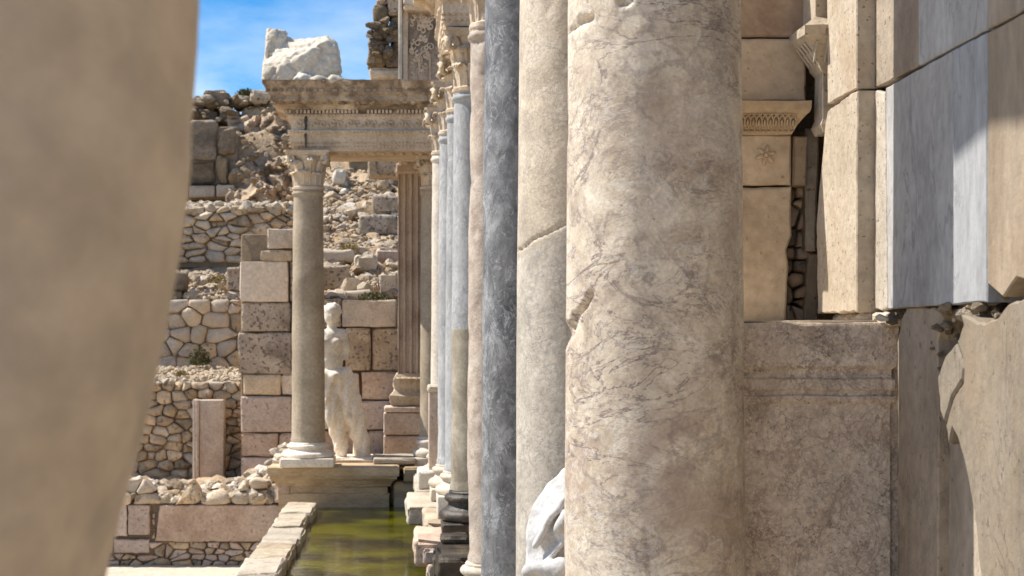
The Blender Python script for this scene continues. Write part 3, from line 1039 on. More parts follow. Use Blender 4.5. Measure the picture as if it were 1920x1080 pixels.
# ------------------------------------------------------------------ columns
def near_fn(p, a, rr):
    # the spalled notch on the left side of the near column: a flat broken facet, and chipped holes higher up
    x, y, z = p
    cx, cy, R_ = .5985, 3.8, .2135
    na = math.radians(177)
    nx_, ny_ = math.cos(na), math.sin(na)
    zt, zm, zb = Z(596, 3.8), Z(626, 3.8), Z(660, 3.8)
    if zb < z < zt:
        dep = .0245 * ((zt - z) / (zt - zm)) ** .8 if z > zm else .0245 * ((z - zb) / (zm - zb)) ** .9
        lim = R_ - dep + nz(p, 40, 3) * .0012
        q = (x - cx) * nx_ + (y - cy) * ny_
        if q > lim:
            x -= nx_ * (q - lim); y -= ny_ * (q - lim)
    p2 = split_fn((x, y, z), a, rr)
    x, y, z = p2
    for (px, py, rad, dp) in ((1104, 24, .022, .016), (1088, 32, .012, .008), (1170, 2, .02, .014)):
        gx, gz = X(px, 3.62), Z(py, 3.62)
        q = math.hypot(x - gx, (z - gz) * 1.7) / rad * (1 + .5 * nz(p, 60, 2))
        if q < 1 and y < cy:
            k = min(1, (1 - q) * 3)
            x -= math.cos(a) * dp * k; y -= math.sin(a) * dp * k
    return (x, y, z)


def crack_fn(pts, d, cx, cy, wid, dep):
    """a crack along a line of photo points on the visible side of a shaft"""
    w3 = [(X(px, d), Z(py, d)) for px, py in pts]

    def fn(p, a, rr):
        if p[1] > cy: return p
        best = 9
        for (x0, z0), (x1, z1) in zip(w3[:-1], w3[1:]):
            dx, dz = x1 - x0, z1 - z0
            t = max(0, min(1, ((p[0] - x0) * dx + (p[2] - z0) * dz) / (dx * dx + dz * dz)))
            best = min(best, math.hypot(p[0] - x0 - t * dx, p[2] - z0 - t * dz))
        if best < wid:
            k = dep * (1 - best / wid)
            return (p[0] - math.cos(a) * k, p[1] - math.sin(a) * k, p[2])
        return p
    return fn


GR = 'columns of the row along the pool'
split_fn = crack_fn([(1109, 550), (1098, 574), (1084, 592), (1079, 618)], 3.66, .5985, 3.8, .008, .022)
column('nearest thick column of cream brown veined marble with a broken notch on its left side', .5985, 3.8, .2135, M['breccia'], M['white'], M['capital'],
       n=220, rows=420, fn=near_fn, wear=.002, seed=1, group=GR)
g_cx = X(968, 5.4) + .21
column('second column, cream above and grey below a thin slanting crack', g_cx, 5.4, .212, M['cream_col'], M['white'], M['capital'], n=200, rows=420,
       fn=crack_fn([(962, 472), (985, 462), (1000, 448), (1025, 438), (1060, 420)], 5.25, g_cx, 5.4, .0055, .010), wear=.002, seed=2, low=(M['grey_cream'], Z(418, 5.25), .5), group=GR)
column('dark blue grey column laced with white veins', X(903, 8.2) + .21, 8.2, .212, M['dark_blue'], M['white'], M['capital'], n=64, seed=3, group=GR)
column('narrow sliver of pink grey mottled column beside the dark blue one', X(878, 11.2) + .19, 11.2, .192, M['pinkgrey_col'], M['white'], M['capital'], n=64, rows=120, wear=.012, seed=4, group=GR, zs=3.78, z0=-.28)
column('pale blue grey column standing on a blackened wet base', X(846, 13.5) + .2, 13.5, .2, M['light_blue'], M['wet'], M['capital'], seed=5, low=(M['olive_col'], Z(615, 13.4), .1), group=GR)
column('bluish column half hidden behind the pale one with the wet base', X(835, 14.75) + .18, 14.75, .182, M['light_blue'], M['white'], M['capital'], seed=6, group=GR, bh=.22, plinth_h=.2, plinth_mat=M['white'])
column('white grey column on a white base at the broken podium edge', X(821, 16.3) + .18, 16.3, .182, M['light_blue'], M['white'], M['capital'], seed=7, group=GR, bh=.24, plinth_h=.12)
column('slim cream column behind the low marble pillar', X(808, 18.1) + .18, 18.1, .182, M['white'], M['white'], M['capital'], seed=8, group=GR)
column('grey brown column carrying the right end of the far entablature', X(786, 20.45) + .19, 20.45, .18, M['grey_col'], M['white'], M['capital'], z0=.02, zs=3.53, capH=.42, seed=9, group=GR)
column('lone grey column on a white base carrying the left end of the far entablature', X(578, 20.0), 20.0, .208, M['grey_col'], M['statue'], M['capital'],
       z0=.04, zs=3.475, capH=.48, bh=.19, plinth_h=.11, seed=10, group=GR, twist=.2, bs=1.13)

# low marble pillar in front of the slim cream column
lp = thing('marble_pillar', 'low square marble pillar with bright top among the far columns', 'pillar', (X(812, 17.3), 17.4, 0))
v, f = block(X(804, 17.3), X(830, 17.3), 17.3, 17.55, .02, Z(736, 17.3), r=.01, div=2, amp=.003)
emit('pillar_shaft', v, f, M['pink'], lp)
v, f = block(X(802, 17.3), X(832, 17.3), 17.27, 17.58, Z(736, 17.3), Z(722, 17.3), r=.02, div=2, amp=.006)
emit('pillar_cap', v, f, M['white'], lp)
v, f = block(X(783, 17.2), X(826, 17.2), 17.15, 17.7, 0.0, Z(882, 17.2), r=.03, div=3, amp=.012, chip=.04)
emit('pillar_base', v, f, M['white'], lp)

# ------------------------------------------------------------------ entablatures
def entablature(label, x0, x1, y0, y1, z0, H, mat, dark, seed, teeth=True, group=None):
    t = thing('entablature', label, 'entablature', ((x0 + x1) / 2, (y0 + y1) / 2, z0), group)
    k = H / .85
    pr = [(0, 0), (0, .055), (.012, .057), (.012, .10), (.022, .102), (.022, .125), (.026, .135), (.026, .205), (.04, .215), (.055, .235), (.055, .255), (.05, .258)]
    v, f = ringbox(x0, x1, y0, y1, [(o, z0 + z * k) for o, z in pr], .06, .006, seed)
    emit('architrave', v, f, mat, t, smooth=28)
    pr = [(.02, .2585), (.02, .27), (.012, .28), (.015, .36), (.025, .41), (.04, .435), (.06, .445), (.06, .462)]
    v, f = ringbox(x0, x1, y0, y1, [(o, z0 + z * k) for o, z in pr], .06, .006, seed + 1)
    emit('frieze', v, f, mat, t, smooth=28)
    pr = [(.05, .4625), (.05, .505), (.10, .515), (.13, .55), (.15, .56), (.15, .575), (.235, .60), (.25, .615), (.25, .675), (.265, .685), (.27, .70), (.30, .76), (.34, .82), (.35, .835), (.35, .85), (.2, .852)]
    v, f = ringbox(x0, x1, y0, y1, [(o, z0 + z * k) for o, z in pr], .05, .016, seed + 2)
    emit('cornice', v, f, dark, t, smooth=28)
    rg = random.Random(seed)
    # dentils
    parts = []
    x = x0 - .08
    while x < x1 + .08:
        if rg.random() > .06: parts.append(boxvf(x, x + .028, y0 - .094, y0 - .03, z0 + .468 * k, z0 + .51 * k))
        x += .046
    y = y0 - .06
    while y < y1:
        parts.append(boxvf(x0 - .094, x0 - .03, y, y + .028, z0 + .468 * k, z0 + .51 * k)); y += .046
    v, f = merge(parts); emit('dentils', v, f, mat, t, kind='stuff')
    # frieze scrolls and bead rows
    parts = []
    x = x0 + .08
    s = 1
    while x < x1 - .02:
        pts = []
        for i in range(12):
            a = i / 11 * 5.2
            r = .042 * (1 - i / 15)
            pts.append((x + r * math.sin(a) * s, y0 - .026, z0 + .345 * k + r * math.cos(a) * s))
        parts.append(tube(pts, .013, 5))
        parts.append(ellipsoid((x + .055, y0 - .02, z0 + (.345 + .03 * s) * k), (.022, .014, .016), 6, 4))
        parts.append(ellipsoid((x, y0 - .02, z0 + .345 * k), (.013, .016, .013), 6, 4))
        s = -s; x += .105
    v, f = merge(parts); emit('scroll_relief', v, f, mat, t, kind='stuff')
    parts = []
    for zz, ry in ((.056, .004), (.101, .016), (.226, .052), (.443, .062)):
        x = x0 - .02
        while x < x1 + .02:
            if rg.random() > .08: parts.append(ellipsoid((x, y0 - ry, z0 + zz * k), (.018, .018, .013), 6, 4))
            x += .046
    x = x0 + .05
    while x < x1 - .05:     # carved panel under the architrave
        parts.append(ellipsoid((x, y0 + .3, z0 - .004), (.04, .12, .02), 8, 4)); x += .12
    v, f = merge(parts); emit('bead_rows', v, f, mat, t, kind='stuff')
    # leaf drops under the corona, palmettes on the sima
    parts = []
    x = x0 - .2
    while x < x1 + .2:
        if rg.random() > .2: parts.append(ellipsoid((x, y0 - .175, z0 + .585 * k), (.035, .05, .022), 6, 4))
        x += .17
    x = x0 - .3
    while x < x1 + .3:
        if rg.random() > .25: parts.append(boxvf(x, x + .05, y0 - .292 - .012, y0 - .2, z0 + .712 * k, z0 + .742 * k))
        x += .082
    x = x0 - .12
    while x < x1 + .12:
        if rg.random() > .12: parts.append(boxvf(x, x + .05, y0 - .225, y0 - .12, z0 + .577 * k, z0 + .603 * k))
        x += .10
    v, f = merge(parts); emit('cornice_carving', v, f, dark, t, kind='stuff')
    return t


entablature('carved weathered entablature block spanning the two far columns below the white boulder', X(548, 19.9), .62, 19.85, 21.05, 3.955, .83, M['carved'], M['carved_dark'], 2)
jb = [o for o in bpy.data.objects if o.name.startswith('entablature')][0]
pl = ragged([(X(571, 19.8), 3.99), (X(574.5, 19.8), 3.99), (X(576, 19.8), 4.38), (X(571, 19.8), 4.38)], .03, .006, 3)
v, f = prism(pl, 19.80, .02, .002)
emit('open_joint', v, f, M['wet'], jb)
# over the columns of the row: the stretch above the pale pair, and the one above the nearest columns
entablature('carved entablature end above the pale blue grey columns', .36, 1.15, 13.28, 15.0, 4.225, .8, M['carved'], M['carved'], 5)
ov = thing('architrave', 'plain architrave beam over the two nearest columns and an added shade-casting slab, above the picture', 'architrave', (.6, 4.6, 4.22), 'architrave beams above the row')
v, f = ringbox(.40, .80, 3.3, 5.9, [(0, 4.222), (0, 4.36), (.02, 4.365), (.02, 4.52), (.05, 4.56), (.05, 4.62)], .08, .012, 7)
emit('beam', v, f, M['carved'], ov, smooth=28)
v, f = ringbox(-.46, .345, 2.9, 3.90, [(0, 4.225), (0, 4.4), (.05, 4.45), (.05, 4.62)], .08, .02, 4)
emit('added_shade_slab', v, f, M['carved'], ov, smooth=28)  # unseen slab, added to cast the shadow across the upper right wall
ov = thing('architrave', 'plain architrave beam over the dark blue column, above the picture', 'architrave', (.6, 9.6, 4.31), 'architrave beams above the row')
v, f = ringbox(.42, .84, 7.9, 11.5, [(0, 4.30), (0, 4.42), (.02, 4.425), (.02, 4.56), (.05, 4.60), (.05, 4.66)], .08, .012, 9)
emit('beam', v, f, M['carved'], ov, smooth=28)
# white boulder on the entablature
def hull(pts):
    bm = bmesh.new()
    for p in pts: bm.verts.new(p)
    bmesh.ops.convex_hull(bm, input=bm.verts)
    for v in [v for v in bm.verts if not v.link_faces]: bm.verts.remove(v)
    bm.verts.index_update()
    out = ([v.co[:] for v in bm.verts], [tuple(v.index for v in f.verts) for f in bm.faces])
    bm.free()
    return out


zt = 3.955 + .83


def hp(*t): return [(X(a, d_), d_, max(zt - .015, Z(b_, d_))) for a, b_, d_ in t]


mb = thing('marble_boulder', 'big broken white marble block lying on the far entablature', 'boulder', (X(565, 20), 20, zt))
forms = [hull(hp((491, 132, 19.72), (520, 122, 19.68), (548, 108, 19.7), (580, 88, 19.66), (616, 72, 19.7), (629, 84, 19.72), (489, 154, 19.66), (560, 154, 19.62), (641, 154, 19.68), (637, 136, 19.7),
                 (500, 84, 20.3), (535, 86, 20.3), (572, 77, 20.3), (612, 67, 20.15), (630, 80, 20.4), (497, 110, 20.6), (498, 154, 20.8), (641, 154, 20.8))),
         hull(hp((499, 50, 20.15), (514, 52, 20.1), (538, 60, 20.2), (548, 74, 20.2), (497, 100, 19.95), (545, 92, 20.0), (500, 60, 20.5), (545, 78, 20.5), (496, 120, 20.5), (560, 110, 20.5))),
         hull(hp((560, 140, 19.55), (630, 144, 19.55), (655, 154, 19.5), (545, 154, 19.52), (640, 154, 19.9), (560, 154, 19.9)))]


def bdisp(p):
    r1 = abs(noise.noise(p * 3.1 + Vector((4, 1, 7)))); r2 = abs(noise.noise(p * 7 + Vector((2, 9, 1))))
    return noise.noise(p * 2.2) * .05 - max(0, .16 - r1) * .28 - max(0, .12 - r2) * .16 + noise.noise(p * 16) * .012 + noise.noise(p * 34) * .006


sculpt('broken_block', forms, .022, M['white'], mb, 1, bdisp)

# ------------------------------------------------------------------ fluted pilaster, pedestal
fp = thing('fluted_pilaster', 'reddish fluted pilaster with leafy foot standing on a plain block pedestal', 'pilaster', (X(766, 21.6), 21.7, 0))
x0, x1, yf = X(746, 21.5), X(794, 21.5), 21.5
pl = [(x0, yf)]
nf = 4
fw = (x1 - x0) / nf
for k in range(nf):
    a = x0 + k * fw
    pl.append((a + fw * .16, yf))
    for i in range(1, 6):
        th = math.pi * i / 6
        pl.append((a + fw * (.5 - .34 * math.cos(th)), yf + .04 * math.sin(th)))
    pl.append((a + fw * .84, yf))
pl += [(x1, yf), (x1, yf + .5), (x0, yf + .5)]
V, F = [], []
n = len(pl)
zz = np.linspace(Z(715, 21.5), Z(325, 21.5), 26)
for z in zz:
    for a, b_ in pl:
        p = (a, b_, z)
        V.append((a + fr(p, 5, 3) * .006, b_ + fr(p, 5, 6) * .008 + max(0, nz(p, 4, 2) - .3) * .05, z))
for i in range(len(zz) - 1):
    for k in range(n): F.append((i * n + k, i * n + (k + 1) % n, (i + 1) * n + (k + 1) % n, (i + 1) * n + k))
F.append(tuple(range(n))); F.append(tuple(range((len(zz) - 1) * n, len(zz) * n)))
emit('fluted_shaft', V, F, M['fluted'], fp, smooth=30)
v, f = block(x0 - .03, x1 + .02, yf - .03, yf + .5, Z(325, 21.5), Z(306, 21.5), r=.02, amp=.01, chip=.03)
emit('pilaster_top', v, f, M['fluted'], fp)
v, f = ringbox(x0, x1, yf, yf + .5, [(.09, Z(760, 21.5)), (.11, Z(755, 21.5)), (.11, Z(742, 21.5)), (.07, Z(736, 21.5)), (.05, Z(730, 21.5)), (.065, Z(724, 21.5)), (.06, Z(712, 21.5)), (.01, Z(700, 21.5))], .05, .012, 4)
emit('pilaster_base', v, f, M['carved'], fp, smooth=40)
lm = leaf_mesh(.2, .13, M['carved'])
for k in range(5):
    put('leaf', lm, (x0 + (k + .3) * (x1 - x0) / 4.6, yf - .05, Z(735, 21.5)), fp, rot=(0, 0, math.pi))
for a, b_, c, e in ((720, 800, 762, 773), (719, 800, 774, 815), (719, 800, 817, 857)):
    v, f = block(X(a, 21.4), X(b_, 21.4), 21.35 + (.03 if c > 770 else 0), 22.1, Z(e, 21.4), Z(c, 21.4), r=.02, div=3, amp=.006, chip=.02)
    emit('pedestal_block', v, f, M['pink'], fp)

# ------------------------------------------------------------------ statue between the far columns
st = thing('marble_statue', 'weathered headed marble statue of a draped youth standing beside the lone far column', 'statue', (X(655, 20.7), 20.7, .04))
SD = 20.75


def S(px, py, dy=0.0): return (X(px, SD), SD + dy, Z(py, SD))


body = []
body.append(ellipsoid(S(622, 591), (.10, .115, .135), 16, 12))                    # head
body.append(ellipsoid(S(623, 582, .01), (.12, .13, .10), 14, 10))                # hair
body.append(ellipsoid(S(622, 592, -.10), (.016, .03, .03), 8, 6))                 # nose
body.append(ellipsoid(S(622, 600, -.075), (.04, .03, .03), 8, 6))                 # chin
body.append(limb([S(622, 600, .02), S(622, 622, .02)], [.058, .066]))             # neck
body.append(limb([S(598, 630), S(641, 628)], [.085, .085]))                       # shoulders
body.append(ellipsoid(S(619, 648), (.185, .125, .22), 18, 12))                    # chest
body.append(ellipsoid(S(609, 642, -.085), (.075, .05, .06)))
body.append(ellipsoid(S(630, 642, -.085), (.075, .05, .06)))
body.append(ellipsoid(S(621, 678), (.15, .115, .17), 16, 12))                     # waist
body.append(ellipsoid(S(626, 705), (.19, .14, .15), 16, 12))                      # hips
body.append(limb([S(643, 632), S(650, 660, .01), S(647, 668, .0)], [.07, .055, .05]))   # stump of the arm
body.append(limb([S(596, 632), S(592, 670, .02), S(590, 690, -.05)], [.07, .055, .05]))
body.append(limb([S(640, 712), S(658, 780, -.03), S(672, 800, 0), S(678, 856, .02)], [.13, .10, .088, .062]))
body.append(limb([S(612, 712), S(622, 780, -.06), S(628, 800, -.03), S(641, 856, 0)], [.13, .098, .085, .062]))
body.append(limb([S(678, 860, .05), S(684, 864, -.12)], [.06, .042]))
body.append(limb([S(641, 860, .03), S(640, 864, -.14)], [.06, .042]))
sculpt('body', body, .012, M['statue'], st, 3, lambda p: noise.noise(p * 9) * .005 + (max(0, noise.noise(p * 34)) * .022 if p.z > 1.93 and p.y > SD - .07 else 0))
dr = []
dr.append(ellipsoid(S(628, 706, .0), (.235, .18, .11), 18, 10, (0, .25, 0)))      # rolled mantle at the hips
dr.append(limb([S(600, 698, -.06), S(628, 706, -.15), S(655, 696, -.05)], [.05, .055, .05]))
dr.append(limb([S(612, 712, .0), S(627, 775, -.02), S(642, 852, .0)], [.16, .135, .078]))
dr.append(limb([S(642, 712, .02), S(661, 775, .02), S(684, 852, .04)], [.175, .15, .088]))
dr.append(limb([S(628, 720, .06), S(640, 790, .08)], [.17, .15]))
dr.append(limb([S(668, 800, .16), S(672, 862, .18)], [.06, .08]))


def folds(p):
    u = p.x * 1.0 - (p.z) * .28
    return .011 * math.sin(u * 46 + 2 * nz(p, 3, 1)) * (1 if p.z < 1.1 else .4) + noise.noise(p * 9) * .006


sculpt('drapery', dr, .013, M['statue'], st, 3, folds)
v, f = block(X(600, 20.5), X(702, 20.5), 20.45, 21.1, .041, Z(858, 20.5), r=.03, div=4, amp=.015, chip=.04)
emit('plinth', v, f, M['statue'], st)

# ------------------------------------------------------------------ ashlar wall behind the statue
def ashlar(name, label, d, blocks, mats, depth=.5, amp=.01, cat='wall', r=.02, core=True):
    xs_ = [b_[0] for b_ in blocks] + [b_[1] for b_ in blocks]; ys_ = [b_[2] for b_ in blocks] + [b_[3] for b_ in blocks]
    t = thing(name, label, cat, (X((min(xs_) + max(xs_)) / 2, d), d, Z(max(ys_), d)))
    for bl in blocks:
        a, b_, c, e = bl[:4]
        mt = mats[bl[4]] if len(bl) > 4 else mats[0]
        yo = RN.uniform(-.03, .03)
        v, f = block(X(a + .7, d), X(b_ - .7, d), d + yo, d + depth + yo, Z(e - .6, d), Z(c + .6, d), r=r, div=3, amp=amp, chip=.035, ns=4)
        emit('stone_block', v, f, mats[0] if not mt else mt, t)
    if core:
        v, f = block(X(min(xs_) + 4, d), X(max(xs_) - 4, d), d + .12, d + depth - .02, Z(max(ys_), d), Z(min(ys_) + 10, d), r=.02)
        emit('wall_core', v, f, M['mortar'], t)
    return t


MA = [M['ashlar'], M['pink'], M['smooth_pale'], M['limestone'], M['rock']]
ashlar('ashlar_wall', 'wall of large squared blocks behind the marble statue', 22.2,
       [(600, 640, 560, 613), (641, 744, 562, 613, 3), (590, 644, 615, 697), (646, 695, 615, 695), (697, 750, 615, 695),
        (590, 624, 699, 750, 1), (626, 674, 699, 750, 1), (677, 750, 697, 750, 1), (590, 660, 752, 806, 1), (662, 750, 752, 806, 1),
        (590, 688, 808, 862, 1), (690, 750, 808, 862, 1)], MA, amp=.014)
ashlar('ashlar_pier', 'stepped pier of squared blocks left of the lone far column with one smooth pale block', 22.3,
       [(500, 552, 428, 466, 3), (487, 548, 468, 490, 3), (449, 541, 489, 566, 2), (543, 560, 489, 566), (452, 545, 567, 622), (547, 565, 567, 622), (446, 548, 623, 701), (550, 568, 623, 701),
        (455, 526, 702, 741, 3), (527, 560, 702, 741, 3), (451, 548, 743, 811, 1), (550, 565, 743, 811), (451, 521, 813, 856, 1), (523, 560, 813, 856, 1), (451, 560, 858, 900, 1)], MA, amp=.014)

# ------------------------------------------------------------------ low wall in front, left of the podium
rng = random.Random(21)
lw = thing('low_wall', 'low wall with long pinkish slab and heaped rocks on top, left of the pool', 'wall', (X(370, 20.0), 20.0, -1.25))
D1 = 20.0
v, f = block(X(-160, D1), X(545, D1), D1 + .06, D1 + .8, -1.25, Z(938, D1), r=.03, div=4, amp=.02)
emit('wall_core', v, f, M['mortar'], lw)
for a, b_, c, e, mt, tl in ((292, 536, 947, 1015, 'pink', 4), (241, 281, 946, 1002, 'pink', 0), (214, 280, 1011, 1036, 'pink', 0), (150, 238, 946, 1005, 'pink', 0), (100, 210, 1012, 1036, 'pink', 0), (40, 146, 946, 1005, 'pink', 0), (-60, 36, 948, 1003, 'pink', 0), (-150, -64, 946, 1005, 'pink', 0), (-60, 96, 1010, 1036, 'pink', 0)):
    pl = ragged([(X(a, D1), Z(e, D1)), (X(b_, D1), Z(e, D1)), (X(b_, D1), Z(c, D1)), (X(a + tl * 2, D1), Z(c, D1))], .05, .012, a)
    v, f = prism(pl, D1 - .03 + RN.uniform(-.01, .01), .4, .012)
    emit('stone_slab', v, f, M[mt], lw)
for poly in cells(X(-150, D1), X(545, D1), Z(1062, D1), Z(1017, D1), .15, .075, .02, rng, .1) + cells(X(60, D1), X(290, D1), Z(1010, D1), Z(944, D1), .1, .1, .02, rng, .1):
    cx = sum(p[0] for p in poly) / len(poly); cz = sum(p[1] for p in poly) / len(poly)
    px, py = VX + cx * FPX / D1, VY - (cz - EYE) * FPX / D1
    if px < 283 and 1010 < py < 1038: continue
    if (px < 283) and py < 1003: continue
    v, f = cobble(poly, D1, .2, .035, rng)
    emit('stone', v, f, rng.choice([M['rubble'], M['pink'], M['rubble']]), lw, smooth=50)


def top_y(px):   # upper outline of the heap in the photo
    return float(np.interp(px, [60, 240, 300, 360, 430, 470, 500, 530, 546], [905, 892, 905, 908, 905, 890, 872, 842, 835]))


# dressed boulders along the wall head
for poly in cells(X(-150, D1), X(545, D1), Z(946, D1), Z(880, D1), .22, .15, .02, rng, .12):
    cx = sum(p[0] for p in poly) / len(poly); cz = sum(p[1] for p in poly) / len(poly)
    px, py = VX + cx * FPX / D1, VY - (cz - EYE) * FPX / D1
    if py < top_y(px) + 12: continue
    v, f = cobble(poly, D1, .3, .07, rng)
    emit('stone', v, f, rng.choice([M['pale_rubble'], M['rubble'], M['limestone']]), lw, smooth=50)
for i in range(280):
    px = rng.uniform(-120, 546); u = rng.random()
    dd = 20.02 + .75 * u + rng.uniform(-.04, .04)
    py = 936 + (top_y(px) - 930) * min(1, u * 1.5) - rng.uniform(-4, 6)
    s = rng.choice([.1, .13, .16, .2, .26]) * (1.15 if px > 420 else 1)
    rock_at(lw, P(px, max(py, top_y(px)), dd), s, rng, rng.choice(['pale_rubble', 'pale_rubble', 'white', 'rubble']))
for i in range(110):
    px = rng.uniform(425, 548); u = rng.random()
    yt = top_y(px)
    rock_at(lw, P(px, 935 + (yt - 935) * u, 19.97 + .55 * u), rng.choice([.1, .13, .16, .2]), rng, rng.choice(['pale_rubble', 'pale_rubble', 'white', 'rubble']))
v, f = block(X(514, 19.95), X(545, 19.95), 19.93, 20.4, Z(944, 19.95), Z(888, 19.95), r=.05, div=3, amp=.02, chip=.05)
emit('stone', v, f, M['pink'], lw)

# ------------------------------------------------------------------ terraces to the left
rubble_wall('rubble_wall', 'dry stone wall of rounded grey stones behind the upright marble pillar', 0, 452, 716, 898, 23.0, 24, 16, [M['rubble'], M['rubble'], M['rubble'], M['pale_rubble']], random.Random(2), gap=1.6, bulge=.085, drop=.2)
up = thing('marble_pillar', 'upright reddish marble slab with a moulded edge against the dry stone wall', 'pillar', (X(392, 22.5), 22.5, Z(900, 22.5)))
v, f = block(X(374, 22.5), X(419, 22.5), 22.5, 22.8, Z(905, 22.5), Z(750, 22.5), r=.012, div=2, amp=.004)
emit('pillar_shaft', v, f, M['fluted'], up)
v, f = block(X(367, 22.5), X(373.5, 22.5), 22.47, 22.8, Z(905, 22.5), Z(750, 22.5), r=.012, div=2, amp=.003)
emit('moulding', v, f, M['pink'], up)
v, f = block(X(361, 22.5), X(366.5, 22.5), 22.49, 22.8, Z(905, 22.5), Z(749, 22.5), r=.012, div=2, amp=.003)
emit('moulding', v, f, M['smooth_pale'], up)

rubble_wall('rubble_wall', 'terrace wall of big pale irregular stones with a green tuft at its foot', -160, 450, 562, 692, 25.7, 36, 26, [M['limestone'], M['rubble'], M['limestone'], M['pale_rubble']], random.Random(14), gap=2.2, bulge=.07, drop=.2)
ashlar('block_row', 'row of dark squared blocks with gaps above the big pale stones', 26.0,
       [(285, 341, 546, 574, 4), (342, 402, 548, 573, 0), (322, 346, 510, 546, 4), (424, 452, 500, 546, 0), (424, 452, 547, 574, 0), (250, 320, 510, 545, 4), (190, 283, 546, 574, 4), (80, 188, 544, 573, 0), (-60, 78, 545, 574, 4)], MA, core=False, amp=.02, r=.03)
rubble_wall('rubble_wall', 'upper rubble wall with a bright row of stones along its top', -100, 552, 386, 492, 28.2, 25, 14, [M['rubble'], M['rubble'], M['limestone'], M['pale_rubble']], random.Random(4), gap=1.4, bulge=.09, drop=.2)
# big weathered faces above
ashlar('rock_wall', 'dark cracked wall of huge weathered blocks below the skyline ruin', 32.3,
       [(150, 238, 226, 290, 4), (150, 238, 292, 345, 4), (40, 148, 230, 345, 4), (-100, 38, 226, 345, 4), (240, 300, 228, 345, 4), (302, 352, 230, 345, 4), (353, 404, 226, 300, 4), (353, 403, 302, 345, 4), (407, 441, 240, 290, 4), (406, 430, 292, 345, 4), (432, 448, 300, 345, 4)], MA, amp=.06, r=.06, depth=.6)
# crag to the right of it
V, F = [], []
NU, NW = 60, 60
for j in range(NW):
    for i in range(NU):
        px = 428 + 140 * i / (NU - 1); py = 390 - 175 * j / (NW - 1)
        d_ = 31.6 + 1.6 * j / (NW - 1)
        q = P(px, py, d_)
        k = abs(fr(q, .9, 4)) * .9 + fr(q, 2.6, 6) * .2
        V.append((q[0] + fr(q, 2, 9) * .1, d_ - k + .3, q[2] + fr(q, 2.3, 11) * .12))
for j in range(NW - 1):
    for i in range(NU - 1):
        a = j * NU + i
        F.append((a, a + 1, a + NU + 1, a + NU))
emit('rock_outcrop', V, F, M['crag'], None, smooth=30, recalc=False, label='rough tan rock outcrop beside the dark cracked wall, behind the lone column', cat='rock')
ashlar('block_row', 'course of pale low blocks under the dark cracked rock wall', 32.1, [(300, 352, 347, 372, 3), (353, 403, 347, 370, 3), (405, 440, 346, 369, 3), (250, 299, 347, 374, 3), (170, 248, 347, 372, 3), (60, 168, 347, 373, 3), (-80, 58, 347, 372, 3)], MA, amp=.02)

rng = random.Random(33)
pts, szs = [], []


def strip(px0, px1, py0, py1, d0, d1, n, s0, s1):
    for _ in range(n):
        t = rng.random()
        d_ = d0 + (d1 - d0) * t
        py = py0 + (py1 - py0) * t
        pts.append(P(rng.uniform(px0, px1), py, d_)); szs.append(rng.uniform(s0, s1))


strip(0, 456, 724, 688, 23.0, 25.5, 1500, .04, .11)
strip(-100, 450, 560, 508, 25.9, 27.9, 1400, .04, .12)
strip(-100, 550, 392, 380, 28.2, 31.8, 1000, .06, .16)
gravel('gravel', pts, szs, M['pale_rubble'], hill, 3)
for i in range(120):      # heads of the terrace walls
    t = rng.random()
    rock_at(hill, P(rng.uniform(-60, 552), rng.uniform(382, 396), 28.15 + rng.uniform(0, .4)), rng.uniform(.12, .26), rng, 'pale_rubble')
for i in range(110):
    rock_at(hill, P(rng.uniform(20, 452), rng.uniform(708, 720), 22.98 + rng.uniform(0, .6)), rng.uniform(.09, .17), rng, 'pale_rubble')
for i in range(60):
    rock_at(hill, P(rng.uniform(0, 450), rng.uniform(520, 556), 25.9 + rng.uniform(0, 1)), rng.uniform(.1, .25), rng, rng.choice(['pale_rubble', 'rubble']))
# rough rock face right of the dark wall
for i in range(70):
    px = rng.uniform(440, 560); py = rng.uniform(236, 384)
    rock_at(hill, P(px, py, 31.95 - (py - 230) / 150 * .6 - rng.uniform(.0, .5)), rng.choice([.06, .08, .1, .14, .2]), rng, rng.choice(['rubble', 'rock', 'rock', 'rubble']))

# skyline ruin
sk = thing('ruin', 'tumbled ruin of dark blocks on the skyline behind the far column', 'ruin', (X(440, 34), 34, Z(250, 34)))
for a, b_, c, e in ((386, 430, 172, 206), (360, 384, 182, 204), (300, 358, 176, 210), (358, 408, 206, 228), (412, 450, 212, 232), (434, 470, 180, 200), (472, 508, 172, 196), (452, 500, 200, 226), (502, 540, 196, 228), (250, 300, 180, 226), (306, 355, 211, 230), (200, 248, 190, 230), (130, 198, 196, 230), (60, 128, 188, 230), (-40, 58, 194, 230)):
    v, f = block(X(a, 34), X(b_, 34), 34 + rng.uniform(-.4, .2), 35, Z(e, 34), Z(c, 34), r=.08, div=3, amp=.06, chip=.1, ns=2.5)
    emit('stone_block', v, f, rng.choice([M['rock'], M['rock'], M['rubble']]), sk)
for i in range(150):
    px = rng.uniform(100, 545)
    rock_at(sk, P(px, rng.uniform(182, 240), 33.6 + rng.uniform(-.4, .6)), rng.choice([.1, .15, .22, .32]), rng, rng.choice(['rubble', 'rock', 'rock', 'pale_rubble']))

# ------------------------------------------------------------------ rubble slope right of the far column
def slope_pt(px, py):
    d_ = float(np.interp(py, [310, 330, 440, 500, 560], [31, 30, 27, 24.2, 22.7]))
    return P(px, py, d_), d_


